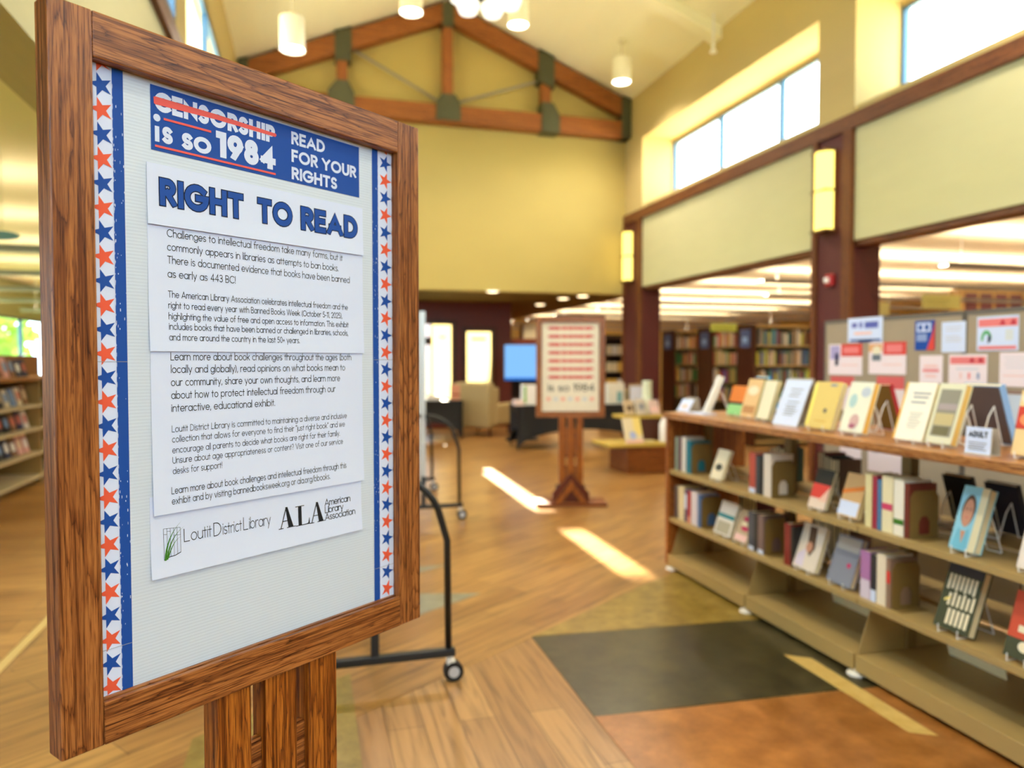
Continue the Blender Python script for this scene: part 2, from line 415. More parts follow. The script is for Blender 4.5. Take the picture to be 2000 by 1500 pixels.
DARKCEIL = M((112, 88, 40), 0.8, spec=0.2); BROWNWALL = M((104, 36, 22), 0.45)
STEEL_OLIVE = M((72, 72, 44), 0.55); BLACK = M((14, 14, 15), 0.4); CHROME = M((200, 204, 208), 0.25, 0.9)
KHAKI = M((172, 146, 92), 0.45); KHAKI_D = M((128, 102, 52), 0.55); WHITE = M((240, 238, 234), 0.55); RUBBER = M((16, 16, 17), 0.6)
GLASS = glass(); FROST = frosted(); FRAME_FLARE = M((62, 104, 140), 0.45); GREYFAB = M((166, 150, 128), 0.9, spec=0.1)  # lens flare and blur fringe painted into the blue of the window frames
RED = flat('print_red', (218, 70, 60)); BLUE = flat('print_blue', (20, 74, 162)); NAVY = flat('print_navy', (14, 28, 66)); PAPER = flat('paper_white', (212, 224, 252), 0.7)
INK = flat('print_black', (26, 28, 34)); SALMON = flat('print_salmon', (226, 96, 74)); GREEN = flat('print_green', (60, 120, 30)); GREYP = flat('print_grey', (150, 152, 160))
PINKP = flat('print_pink', (240, 200, 196)); PAGES = M((236, 222, 180), 0.8)
SKIN = flat('print_skin', (196, 142, 116)); LBLUE = flat('print_light_blue', (140, 200, 222)); CREAMP = flat('print_cream', (236, 226, 196)); DKGREEN = flat('print_dark_green', (70, 74, 52))
YELP = flat('print_yellow', (226, 200, 118)); BROWNP = flat('print_brown', (88, 66, 50)); PURPLE = flat('print_purple', (134, 74, 140)); ORANGEP = flat('print_orange', (222, 128, 50)); LILAC = flat('print_lilac', (216, 204, 222))
TEAL = flat('print_teal', (20, 128, 140))
MAGENTA = flat('print_magenta', (196, 46, 100))
# ------------------------------------------------------------------ the setting: nave, aisles, clerestory
RX = 6.0; MID = 2.46; YB = 13.35; Y0 = -8.0
PIERS = [(12.6, 13.35), (7.1, 7.73), (1.6, 2.23), (-3.9, -3.27), (-8.0, -7.6)]
def side(sgn):
    g = (lambda x: x) if sgn > 0 else (lambda x: 2 * MID - x)
    nm = 'right' if sgn > 0 else 'left'
    def bx(mb, a, b, *r): return mb.box(min(g(a), g(b)), max(g(a), g(b)), *r)
    mb = MB()
    D = .65 if sgn > 0 else .03; T = .75 if sgn > 0 else .15   # depth of the window recess
    bx(mb, RX, RX + T, Y0, YB, 5.6, 6.75)
    for a, b in PIERS: bx(mb, RX, RX + T, a, b, 4.29, 5.6)
    bx(mb, RX + .06, RX + max(T, .3), Y0, YB, 4.13, 4.4)
    struct(mb.build('wall_%s' % nm, TANWALL))
    ys = PIERS
    for i in range(4):
        mb = MB(); bx(mb, RX, RX + .3, ys[i + 1][1] - .02, ys[i][0] + .02, 2.86 if sgn > 0 else 2.82, 4.13)
        struct(mb.build('wall_%s_header' % nm, HEADER))
        mb = MB(); bx(mb, RX + .03, RX + .27, ys[i + 1][1] - .02, ys[i][0] + .02, 2.8, 2.86)
        if sgn > 0: struct(mb.build('trim_%d' % (10 * (sgn > 0) + i + 1), WOOD_TRIM))
    mb = MB(); bx(mb, RX - .05, RX + .06, Y0, YB, 4.12, 4.29)
    struct(mb.build('trim_%d' % (30 + (sgn > 0)), WOOD_TRIM))
    for k, (a, b) in enumerate(PIERS[:4]):
        e = empty('column', (g(RX), (a + b) / 2, 0)); struct(e)
        w = (b - a) / 2
        m1 = MB(); m1.box(-.02 if sgn > 0 else -.38, .38 if sgn > 0 else .02, -w, w, 0, 4.12)
        struct(m1.build('shaft', BURG, e))
        for (p, q) in ((-w - .02, -w + .12), (w - .06, w + .02)):
            m2 = MB(); m2.box(-.055, .0, p, q, 0, 4.12) if sgn > 0 else m2.box(0, .055, p, q, 0, 4.12)
            struct(m2.build('corner_trim', WOOD_TRIM_V, e))
    wn = 0
    for i in range(4):
        y0, y1 = ys[i + 1][1], ys[i][0]
        wn += 1
        e = empty('window_%d' % (wn + (10 if sgn > 0 else 0)), (g(RX + D + .01), y0, 4.42)); struct(e)
        L = y1 - y0; H = 5.56 - 4.42
        f = MB()
        f.box(-.03, .03, 0, L, 0, .07); f.box(-.03, .03, 0, L, H - .05, H)
        n = 3
        for k in range(n + 1):
            mw = .035 if sgn > 0 else .02
            c = L * k / n; c0 = max(0, c - mw); c1 = min(L, c + mw)
            f.box(-.035, .035, c0, c1, .07, H - .05)
        struct(f.build('window_frame', FRAME_FLARE, e))
        for k in range(n):
            p = MB(); p.box(-.004, .004, L * k / n + .03, L * (k + 1) / n - .03, .06, H - .04)
            struct(p.build('pane', GLASS, e))
        # the wall above the window is flush with the recess head
        hb = MB(); bx(hb, RX + D - .03, RX + D + .1, y0, y1, 5.55, 5.62)
        struct(hb.build('wall_%s_lintel' % nm, TANWALL))
    # sprinkler heads etc. live with the fittings
side(1); side(-1)
# gable wall (far end) and the end wall behind the visitor
def gable(y0, y1, zb, name, mat):
    mb = MB()
    mb.prism([(MID - 4.3, zb), (MID + 4.3, zb), (MID + 4.3, 6.5), (MID, 8.35), (MID - 4.3, 6.5)], lambda p, q, h: (p, h, q), y0, y1)
    struct(mb.build(name, mat))
gable(YB, YB + .3, 2.78, 'wall_back', YELLOW)
gable(Y0 - .3, Y0, 5.6, 'wall_front', YELLOW)
mb = MB()
for a, b in ((-1.9, -.9), (5.8, 6.8)): mb.box(a, b, Y0 - .3, Y0, 0, 5.6)
mb.box(-.9, 5.8, Y0 - .3, Y0, 0, 2.4)
struct(mb.build('wall_front_piers', YELLOW))
e = struct(empty('window_51', (-.9, Y0 - .15, 2.4)))  # unseen window added to put cool daylight on the sign board
f = MB()
for k in range(5): f.box(6.7 * k / 4 - .05, 6.7 * k / 4 + .05, -.05, .05, 0, 3.2)
for z in (0, 3.12): f.box(0, 6.7, -.04, .04, z, z + .08)
struct(f.build('window_frame', FRAME_FLARE, e))
for k in range(4): struct(MB().box(6.7 * k / 4 + .04, 6.7 * (k + 1) / 4 - .04, -.004, .004, .03, 3.17).build('pane', GLASS, e))
SL = (7.92 - 6.47) / (RX - MID)
def slope(sgn):
    mb = MB()
    mb.prism([(0, 7.92), (4.3, 7.92 - 4.3 * SL), (4.3, 8.12 - 4.3 * SL), (0, 8.12)], lambda p, q, h: (MID + sgn * p, h, q), Y0 - .3, YB + .3)
    struct(mb.build('ceiling', CREAM))
    for i, yy in enumerate((10.05, 4.55, -1.0)):
        e = MB(); e.prism([(0.1, 7.9 - .04), (3.54, 7.92 - 3.5 * SL), (3.54, 7.92 - 3.54 * SL - .17), (0.1, 7.9 - .21)], lambda p, q, h: (MID + sgn * p, h, q), yy - .13, yy + .13)
        struct(e.build('ceiling_beam', CREAM))
slope(1); slope(-1)
# floors
FL = planks('floor_planks_long', math.pi / 2, (186, 144, 92), (160, 118, 72))
FD = planks('floor_planks_diagonal', -math.radians(36), (184, 140, 80), (154, 110, 60))
FX = planks('floor_planks_aisle', 0, (198, 150, 88), (168, 120, 66), w=1.6, h=.2)
def poly(name, pts, z, mat, t=.004):
    mb = MB(); mb.prism(pts, lambda p, q, h: (p, q, h), z - t, z)
    return struct(mb.build(name, mat))
poly('floor', [(-8, -9), (20.1, -9), (20.1, 30.2), (4.43, 30.2), (4.43, 16), (-1.4, 16), (-1.4, 24.2), (-8, 24.2)], 0, FL, .1)
poly('floor_diagonal_planks', [(-1.4, 2.05), (1.155, 3.77), (2.39, 4.6), (6.0, 7.0), (6.0, 15.9), (-1.4, 15.9)], .0015, FD)
poly('floor_aisle_planks', [(-6.9, -8), (-1.48, -8), (-1.5, 23.9), (-6.8, 23.9)], .0025, FX)
poly('floor_strip', [(-1.48, -8), (-1.43, -8), (-1.43, 15.9), (-1.48, 15.9)], .0035, M((206, 178, 116), .4))
poly('floor_olive_inlay', [(1.158, 3.775), (2.36, 3.69), (3.4, 3.6), (3.4, 5.35), (2.55, 4.7), (2.1, 4.42)], .003, mottle('vinyl_olive', (112, 88, 28), (162, 136, 66), 9))
poly('floor_green_inlay', [(1.158, 3.77), (2.36, 3.685), (3.4, 3.6), (3.4, 2.7), (2.27, 2.79), (1.15, 2.845)], .0035, mottle('vinyl_green', (44, 40, 24), (74, 68, 44), 6))
poly('floor_rust_inlay', [(1.15, 2.845), (3.4, 2.7), (3.4, -2), (1.15, -2)], .0035, mottle('vinyl_rust', (128, 78, 30), (172, 114, 58), 7))
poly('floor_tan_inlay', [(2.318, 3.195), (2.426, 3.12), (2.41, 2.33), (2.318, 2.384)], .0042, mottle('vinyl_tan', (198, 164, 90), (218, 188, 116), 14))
GRV = mottle('vinyl_grey', (112, 112, 100), (140, 138, 122), 6)
poly('floor_grey_inlay', [(1.06, 4.57), (.66, 4.3), (-.1, 3.72), (-.3, 3.75), (-.3, 4.72), (.6, 4.69)], .003, GRV)
poly('floor_grey_wedge_inlay', [(.98, 5.28), (.55, 5.02), (.3, 5.0), (.3, 5.3)], .003, GRV)
poly('floor_small_olive_inlay', [(-.47, 1.6), (.18, 1.6), (.185, 3.56), (-.45, 3.1)], .003, mottle('vinyl_small_olive', (112, 92, 34), (156, 134, 66), 9))
# aisles: low ceilings and outer walls
def slab(name, x0, x1, y0, y1, z0, z1, mat): return struct(MB().box(x0, x1, y0, y1, z0, z1).build(name, mat))
slab('ceiling', 6.3, 20.2, Y0 - .3, 30.3, 3.25, 3.8, LOWCEIL)
slab('ceiling', -7.0, MID * 2 - 6.3, Y0 - .3, 24.3, 3.4, 3.8, LOWCEIL)
slab('ceiling', MID * 2 - 6.3, 4.43, YB + .3, 16.15, 2.78, 3.8, DARKCEIL)
slab('ceiling', 4.43, 6.32, YB + .3, 30.3, 2.78, 3.8, DARKCEIL)
slab('wall_right_outer', 20.0, 20.2, Y0 - .3, 30.3, 0, 3.8, M((216, 196, 140), .8, spec=.2))
slab('wall_far', 4.2, 20.2, 30.0, 30.3, 0, 3.8, M((212, 190, 130), .8, spec=.2))
slab('wall_right_aisle_end', 6.3, 20.2, Y0 - .3, Y0, 0, 3.8, HEADER)
slab('wall_left_aisle_end', -7.0, -1.3, Y0 - .3, Y0, 0, 3.8, HEADER)
slab('wall_left_aisle_far', -7.0, -1.38, 24.0, 24.3, 0, 3.8, HEADER)
slab('wall_left_aisle_side', -1.5, -1.4, 16.15, 24.0, 0, 3.8, HEADER)
# left outer wall with a band of windows
mb = MB(); mb.box(-7.0, -6.8, Y0, 24, 0, .95); mb.box(-7.0, -6.8, Y0, 24, 2.55, 3.8)
wy = [(-8, -6), (-.2, .3), (5.2, 5.7), (10.6, 11.1), (16, 16.4), (23.4, 24)]
for a, b in wy: mb.box(-7.0, -6.8, a, b, .95, 2.55)
struct(mb.build('wall_left_outer', HEADER))
for i in range(5):
    y0, y1 = wy[i][1], wy[i + 1][0]
    e = struct(empty('window_%d' % (21 + i), (-6.9, y0, .95)))
    f = MB(); L = y1 - y0
    f.box(-.04, .04, 0, L, 0, .06); f.box(-.04, .04, 0, L, 1.54, 1.6)
    for k in range(4):
        c = L * k / 3; f.box(-.04, .04, max(0, c - .04), min(L, c + .04), .06, 1.54)
    struct(f.build('window_frame', FRAME_FLARE, e))
    for k in range(3): struct(MB().box(-.004, .004, L * k / 3 + .03, L * (k + 1) / 3 - .03, .05, 1.55).build('pane', GLASS, e))
# brown wall with two glazed openings at the far end
WY = 16.0
mb = MB()
def brown(x0, x1, z0, z1): mb.box(x0, x1, WY, WY + .15, z0, z1)
W1 = (2.37, 3.1, .6, 2.31); W2 = (3.38, 4.0, .6, 2.16)
brown(-1.4, W1[0], 0, 2.9); brown(W1[1], W2[0], 0, 2.9); brown(W2[1], 4.43, 0, 2.9)
for a in (W1, W2): brown(a[0], a[1], 0, a[2]); brown(a[0], a[1], a[3], 2.9)
struct(mb.build('wall_brown', BROWNWALL))
slab('wall_brown_return', 4.28, 4.43, WY + .15, 30, 0, 3.8, BROWNWALL)
e = struct(empty('window_31', (W1[0], WY + .06, W1[2])))
f = MB(); w, h = W1[1] - W1[0], W1[3] - W1[2]
f.box(0, .02, -.03, .03, 0, h); f.box(w - .03, w, -.03, .03, 0, h); f.box(.235, .265, -.03, .03, 0, h); f.box(0, .24, -.03, .03, 1.23, 1.4)
f.box(0, w, -.03, .03, 0, .05); f.box(0, w, -.03, .03, h - .03, h)
struct(f.build('window_frame', DARK_WOOD, e))
struct(MB().box(.015, .24, -.003, .003, .04, h - .02).build('pane', GLASS, e))
struct(MB().box(.26, w - .025, -.003, .003, .04, h - .02).build('sun_screen_pane', FROST, e))  # frosting added to scatter the sun; only the clear slot lets a streak through
d = MB(); d.prism(arc(.5, h - .27, .07, .07, 180, 360) + arc(.5, h - .27, .04, .04, 360, 180), lambda p, q, t: (p, t, q), -.006, -.004)
struct(d.build('decal', ORANGEP, e))
e = struct(empty('window_32', (W2[0], WY + .06, W2[2])))
f = MB(); w, h = W2[1] - W2[0], W2[3] - W2[2]
f.box(0, .03, -.03, .03, 0, h); f.box(w - .03, w, -.03, .03, 0, h); f.box(0, w, -.03, .03, 0, .05); f.box(0, w, -.03, .03, h - .03, h)
struct(f.build('window_frame', DARK_WOOD, e))
struct(MB().box(.025, w - .025, -.003, .003, .04, h - .02).build('sun_screen_pane', FROST, e))  # frosting added here too, to scatter the sun
struct(MB().box(.15, w - .15, -.006, -.004, h - .22, h - .17).build('decal', ORANGEP, e))
for a, n in ((W1, 41), (W2, 42)):
    f = MB(); t = .07
    f.box(a[0] - t, a[0], WY - .03, WY, a[2] - t, a[3] + t); f.box(a[1], a[1] + t, WY - .03, WY, a[2] - t, a[3] + t); f.box(a[0], a[1], WY - .03, WY, a[3], a[3] + t); f.box(a[0], a[1], WY - .03, WY, a[2] - t, a[2])
    struct(f.build('trim_%d' % n, DARK_WOOD))
# outside
struct(MB().box(-60, 60, -40, 80, -.6, -.12).build('ground', mottle('lawn', (104, 128, 62), (140, 160, 84), .6, .9)))
def leafy(name, label, x, y, h, r, seed):
    rnd = random.Random(seed); t = empty(name, (x, y, -.12)); tag(t, label, 'tree')
    tr = MB(); tr.cyl((0, 0, 0), (0, 0, h * .55), .14, .08, 8); tr.build('trunk', M((96, 76, 56), .9), t)
    c = MB()
    for i in range(420):
        u, v, s = rnd.uniform(0, 6.283), rnd.uniform(-1, 1), rnd.random() ** .33
        q = math.sqrt(1 - v * v); p = Vector((q * math.cos(u) * r * s, q * math.sin(u) * r * s, h * .62 + v * r * .9 * s))
        a = Vector((rnd.uniform(-1, 1), rnd.uniform(-1, 1), rnd.uniform(-1, 1))).normalized(); b = a.orthogonal().normalized(); k = r * .17
        c.add([p - a * k, p + b * k * .6, p + a * k, p - b * k * .6], [(0, 1, 2, 3)])
    c.build('crown', M((126, 158, 66), .8), t, fix=False)
leafy('tree', 'leafy green tree outside the side window at the left edge of the photo', -10.6, 28.6, 4.2, 1.7, 3)

# ------------------------------------------------------------------ timber truss before the gable
T = empty('timber_truss', (MID, 13.2, 5.7)); tag(T, 'orange-brown timber roof truss with dark steel plates before the yellow gable', 'truss')
ty = .12
def tbox(name, x0, x1, z0, z1, mat, yy=ty): return MB().box(x0 - MID, x1 - MID, -yy, yy, z0 - 5.7, z1 - 5.7).build(name, mat, T, bevel=.01)
tbox('bottom_chord', -1.0, 5.98, 5.72, 6.04, TRUSS)
for s in (1, -1):
    mb = MB(); a = math.atan(SL)
    mb.prism([(0, 7.86), (3.5, 7.86 - 3.5 * SL), (3.5, 7.86 - 3.5 * SL - .34), (0, 7.52)], lambda p, q, h: (s * p, h, q - 5.7), -ty, ty)
    mb.build('rafter', TRUSS, T, bevel=.01)
tbox('king_post', 2.37, 2.55, 6.04, 7.5, TRUSS_V, .1)
for x in (.62, 4.3): tbox('side_post', x - .09, x + .09, 6.04, 7.0, TRUSS_V, .1)
def plate(poly2, name='steel_plate'):
    mb = MB(); mb.prism(poly2, lambda p, q, h: (p - MID, h, q - 5.7), -.15, .15); mb.build(name, STEEL_OLIVE, T, bevel=.006)
plate([(2.24, 5.76), (2.68, 5.76), (2.68, 6.08), (2.58, 6.22), (2.34, 6.22), (2.24, 6.08)])
plate([(.38, 5.76), (.82, 5.76), (.82, 6.08), (.72, 6.28), (.52, 6.28), (.38, 6.1)])
plate([(4.2, 5.7), (4.55, 5.7), (4.55, 6.02), (4.42, 6.24), (4.2, 6.24)])
plate([(.5, 6.62), (.78, 6.62), (.78, 7.2), (.5, 7.1)]); plate([(4.14, 6.62), (4.44, 6.5), (4.44, 7.08), (4.14, 7.2)])
plate([(2.36, 7.4), (2.56, 7.4), (2.56, 7.82), (2.36, 7.82)])
plate([(5.8, 5.72), (5.98, 5.72), (5.98, 6.46), (5.8, 6.5)]); plate([(-1.06, 5.72), (-.9, 5.72), (-.9, 6.5), (-1.06, 6.46)])
for x0, z0 in ((.74, 6.9), (4.18, 6.66)):
    mb = MB(); mb.cyl((x0 - MID, 0, z0 - 5.7), ((2.3 if x0 < 2 else 2.62) - MID, 0, .42), .025, n=8); mb.build('tie_rod', M((132, 128, 112), .5, .5), T)

# ------------------------------------------------------------------ lamps
BULB = emit('pendant_glow', (255, 250, 236), 14)
def pendant(x, y, zb, label):
    e = empty('pendant_lamp', (x, y, zb)); tag(e, label, 'pendant lamp', 'white cylinder pendants under the sloping ceiling')
    r = .15
    MB().lathe([(r - .012, .02), (r, .0), (r, .38), (r - .02, .4), (.02, .42)], 24).build('shade', M((238, 232, 206), .5), e, smooth=False)
    MB().lathe([(r - .015, .012), (r - .015, .018)], 24).build('diffuser', BULB, e)
    top = 7.9 - abs(x - MID) * SL - zb
    MB().cyl((0, 0, .4), (0, 0, top), .012, n=8).build('stem', M((200, 190, 160), .5), e)
    MB().cyl((0, 0, top - .06), (0, 0, top), .06, n=12).build('ceiling_cup', M((220, 212, 180), .5), e)
    l = bpy.data.lights.new('pendant_light', 'SPOT'); l.energy = 260; l.spot_size = 2.6; l.spot_blend = .6; l.color = (1, .9, .72); l.shadow_soft_size = .12
    lo = bpy.data.objects.new('pendant_light', l); COL.objects.link(lo); lo.parent = e; lo.location = (0, 0, -.03)
for px, py, Y, lb in ((571, 98, 9.5, 'lit white cylinder pendant lamp nearest above the front sign'), (803, 25, 9.8, 'lit white cylinder pendant lamp just left of the roof apex'),
                      (1012, 50, 10.6, 'lit white cylinder pendant lamp beside the cluster chandelier'), (1214, 161, 11.5, 'lit white cylinder pendant lamp lowest, by the right clerestory wall')):
    p = at_y(px, py, Y); pendant(p.x, p.y, p.z, lb)
for x, y, zb in ((.2, 4.2, 5.6), (4.9, 4.2, 5.6), (.2, -1.5, 5.6), (4.9, -1.5, 5.6)):
    pendant(x, y, zb, 'lit white cylinder pendant lamp above and behind the visitor')
p = at_y(948, 18, 8.5)
ch = empty('chandelier', (p.x, p.y, p.z)); tag(ch, 'cluster chandelier of white glowing shades on a dark ring at the roof apex', 'chandelier')
for i in range(6):
    a = i * math.pi / 3; x, y = .3 * math.cos(a), .3 * math.sin(a)
    MB().lathe([(.02, .02), (.1, .05), (.14, .14), (.12, .2), (.03, .22)], 16, (x, y, 0)).build('glass_shade', emit('shade_glow', (255, 248, 226), 1.6) if i == 0 else bpy.data.materials['shade_glow'], ch, smooth=True)
mb = MB(); mb.tube([(.42 * math.cos(t * math.pi / 12), .42 * math.sin(t * math.pi / 12), .3) for t in range(25)], .025, 8); mb.build('ring', STEEL_OLIVE, ch)
mb = MB(); mb.cyl((0, 0, .25), (0, 0, 7.9 - p.z - .15), .03); [mb.cyl((0, 0, .32), (.42 * math.cos(i * math.pi / 3), .42 * math.sin(i * math.pi / 3), .3), .012, n=6) for i in range(6)]
mb.build('stem', STEEL_OLIVE, ch)
SCONCE = emit('sconce_glow', (255, 226, 110), 2.6)
def sconce(y, z0, z1, label):
    e = empty('wall_sconce', (RX - .02, y, z0)); tag(e, label, 'wall lamp', 'amber sconces on the burgundy columns')
    h = z1 - z0
    for k in range(2):
        mb = MB(); a, b = k * h / 2 + .01, (k + 1) * h / 2 - .01
        mb.prism([(-.02, .13), (-.02, -.13)] + arc(-.02, 0, .13, .13, 270, 90, 10), lambda p, q, t: (p - .03, q, t), a, b)
        mb.build('glass_shade', SCONCE, e)
    mb = MB()
    for z in (-.015, h / 2 - .012, h - .015): mb.box(-.17, -.02, -.135, .135, z, z + .024)
    mb.box(-.05, -.005, -.1, .1, 0, h); mb.build('bracket', M((120, 84, 40), .4), e)
sconce(7.47, 3.02, 3.95, 'glowing yellow half-round sconce on the nearer burgundy column')
sconce(13.0, 3.0, 3.93, 'glowing yellow half-round sconce on the far burgundy column by the back wall')
e = empty('fire_alarm', (RX - .02, 7.42, 2.44)); tag(e, 'red fire alarm with white strobe on the nearer burgundy column', 'fire alarm')
MB().box(-.05, 0, -.06, .06, -.07, .07).build('housing', M((170, 24, 24), .4), e, bevel=.01); MB().lathe([(.03, -.03), (.035, 0), (.03, .03)], 12, (-.06, .01, 0)).build('strobe', WHITE, e)
TUBE = emit('strip_glow', (255, 236, 200), 34)
TUBE2 = emit('aisle_strip_glow', (255, 234, 196), 15)
def strip(x, y, L, label, z=2.72, rz=0, grp='linear lamps hung in the book aisle'):
    e = empty('linear_lamp', (x, y, z), rz); tag(e, label, 'strip lamp', grp)
    MB().prism([(-.09, .06), (-.07, 0), (.07, 0), (.09, .06), (.08, .06), (.07, .018), (-.07, .018), (-.08, .06)], lambda p, q, h: (h, p, q), 0, L).build('housing', M((150, 156, 172), .4), e)
    MB().box(.02, L - .02, -.07, .07, .02, .03).build('diffuser', TUBE if x > 0 else TUBE2, e)
    for t in (.3, L - .3): MB().cyl((t, 0, .05), (t, 0, (3.25 if x > 5 else 3.4) - z), .008, n=6).build('hanger', WHITE, e)
ROWS = 'first second third fourth fifth sixth seventh eighth ninth tenth eleventh twelfth'.split()
for i, (x, y, L) in enumerate(((7.2, 2.6, 9.0), (7.2, 5.4, 9.0), (8.1, 7.9, 9.0), (6.9, 10.2, 9.0), (8.5, 12.4, 9.0), (6.9, 14.6, 9.0), (6.9, 17.0, 9.0), (6.6, 19.4, 9.0), (6.6, 22.0, 9.0), (6.6, 24.8, 9.0), (6.6, 27.8, 9.0))):
    strip(x, y, L, 'hanging strip lamp lighting the ceiling over the book stacks, %s row' % ROWS[i])
for i, y in enumerate((8.6, 11.0, 13.4, 16.0, 19.0)):
    strip(-6.2, y, 4.2, 'hanging strip lamp over the aisle left of the front sign, %s row' % ROWS[i], z=2.6, grp='linear lamps hung in the side aisle')
CAN = emit('downlight_glow', (255, 226, 178), 5)
for i, (px, py) in enumerate(((962, 568), (1055, 594), (1100, 582), (1138, 577))):
    p = at_z(px, py, 2.775)
    e = empty('downlight', (p.x, p.y, 2.78)); tag(e, 'round recessed downlight in the dark low ceiling, %s from the left' % ['first', 'second', 'third', 'fourth'][i], 'downlight', 'downlights in the dark ceiling')
    MB().lathe([(.13, -.02), (.13, .0)], 20).build('trim_ring', M((220, 210, 190), .4), e); MB().lathe([(.1, -.026), (.1, -.021)], 20).build('bulb', CAN, e)
    l = bpy.data.lights.new('downlight_light', 'SPOT'); l.energy = 40; l.spot_size = 2.0; l.spot_blend = .5; l.color = (1, .85, .62); l.shadow_soft_size = .08
    lo = bpy.data.objects.new('downlight_light', l); COL.objects.link(lo); lo.parent = e; lo.location = (0, 0, -.05)
p = at_x(1393, 100, 5.75)
e = empty('sprinkler', (p.x, p.y, p.z)); tag(e, 'small white sprinkler head below the end of the sloping ceiling beam', 'sprinkler')
MB().lathe([(.02, -.03), (.05, -.02), (.05, 0), (.025, .02), (.025, .12)], 12).build('head', WHITE, e); MB().cyl((0, 0, .1), (0, 0, 7.9 - (p.x - MID) * SL - p.z), .015, n=8).build('pipe', WHITE, e)
# ------------------------------------------------------------------ easel signs
SGN = ((-.3315, 1.1303, 0), (0, 0, .665)); SW = .7153; ZB = .944; FH = 1.046
def easel(loc, rz, zb, label, name='sign_easel'):
    e = empty(name, loc, rz); tag(e, label, 'sign easel')
    t = .04
    def part(nm, x0, x1, y0, y1, z0, z1, mat, bev=.0025):
        o = MB().box(-(x1 - x0) / 2, (x1 - x0) / 2, y0, y1, 0, z1 - z0).build(nm, mat, e, bevel=bev)
        o.location = ((x0 + x1) / 2, 0, z0); return o
    part('stile', 0, .0583, 0, t, zb, zb + FH, OAK_V); part('stile', .654, SW, 0, t, zb, zb + FH, OAK_V2)
    part('rail', .0583, .654, 0, t, zb + .981, zb + FH, OAK_H); 
    o = MB().box(0, .5957, 0, .009, 0, .0615).box(0, .5957, .009, .0125, 0, .057).box(0, .5957, .0125, t, 0, .0625).build('rail', OAK_H, e, bevel=.0012); o.location = (.0583, 0, zb)
    for i, x in enumerate((.237, .331, .4235)): part('slat', x, x + .0655, .006, .046, .17, zb, OAK_SLAT[i])
    part('spacer', .3025, .331, .018, .036, zb - .42, zb - .107, OAK_H); part('spacer', .3965, .4235, .018, .036, zb - .42, zb - .112, OAK_H)
    part('spacer', .3025, .331, .018, .036, .17, zb - .5, OAK_H); part('spacer', .3965, .4235, .018, .036, .17, zb - .5, OAK_H)
    return e
def foot(e):
    # gabled foot block with a dark triangular opening, standing on a wide plinth
    cx = SW / 2
    mb = MB(); mb.prism([(cx - .19, .03), (cx - .19, .13), (cx, .33), (cx + .19, .13), (cx + .19, .03)], lambda p, q, h: (p, h, q), -.06, -.02)
    mb.build('foot_gable', M((92, 36, 16), .5), e)
    mb = MB(); mb.holed([(cx - .17, .03), (cx, .26), (cx + .17, .03)], [(cx - .1, .032), (cx, .165), (cx + .1, .032)], lambda p, q, h: (p, h, q), -.1, -.06)
    mb.build('foot_brace', OAK_SLAT[0], e)
    MB().box(cx - .15, cx + .15, -.02, .07, .03, .2).build('foot_block', M((26, 12, 8), .6), e)
    MB().box(-.01, SW + .01, -.13, .2, 0, .03).build('plinth', oak('plinth_oak', 'x', light=(150, 84, 44), mid=(126, 64, 32), rough=.5) if 'plinth_oak' not in bpy.data.materials else bpy.data.materials['plinth_oak'], e, bevel=.004)
front = easel(SGN[0], SGN[1][2], ZB, 'large oak easel sign frame in the foreground holding the white right to read board')
foot(front)
BOARD = ribbed('corrugated_board', (208, 221, 238), 62, 'Z', .4)
b = MB().box(.045, .667, .02, .028, ZB + .03, ZB + 1.0).build('sign_board', BOARD, front)
b['label'] = 'white corrugated plastic board'
BY = .0196
def sheet(name, label, cat, u0, u1, v0, v1, mat=None, lift=0.0, y=BY, group=None, skew=0.0):
    """thin paper; its lower edge curls lift metres off the board. returns (object, fn) with fn laying print on it"""
    def srf(u, v, e=0.0):
        k = min(1, max(0, (v1 - v) / (v1 - v0)))
        return (u, y - lift * k ** 3 - e, ZB + v)
    mb = MB(); n = 8
    for i in range(n):
        a, c = v0 + (v1 - v0) * i / n, v0 + (v1 - v0) * (i + 1) / n
        sa = skew * (1 - i / n); sc = skew * (1 - (i + 1) / n)
        p = [srf(u0 + sa, a, .0002), srf(u1 + sa, a, .0002), srf(u1 + sc, c, .0002), srf(u0 + sc, c, .0002)]
        q = [srf(u0 + sa, a), srf(u1 + sa, a), srf(u1 + sc, c), srf(u0 + sc, c)]
        mb.add(p + q, [(0, 1, 2, 3), (4, 7, 6, 5), (0, 3, 7, 4), (1, 5, 6, 2)] + ([(0, 4, 5, 1)] if i == 0 else []) + ([(3, 2, 6, 7)] if i == n - 1 else []))
    o = mb.build(name, mat or PAPER)
    tag(place(o, *SGN), label, cat, group)
    return o, (lambda u, v: srf(u, v, .0006)), (lambda u, v: srf(u, v, .0009)), (lambda u, v: srf(u, v, .0012))
def rect(mb, fn, u0, u1, v0, v1, mi=0): mb.add([fn(u0, v0), fn(u1, v0), fn(u1, v1), fn(u0, v1)], [(0, 1, 2, 3)], mi)
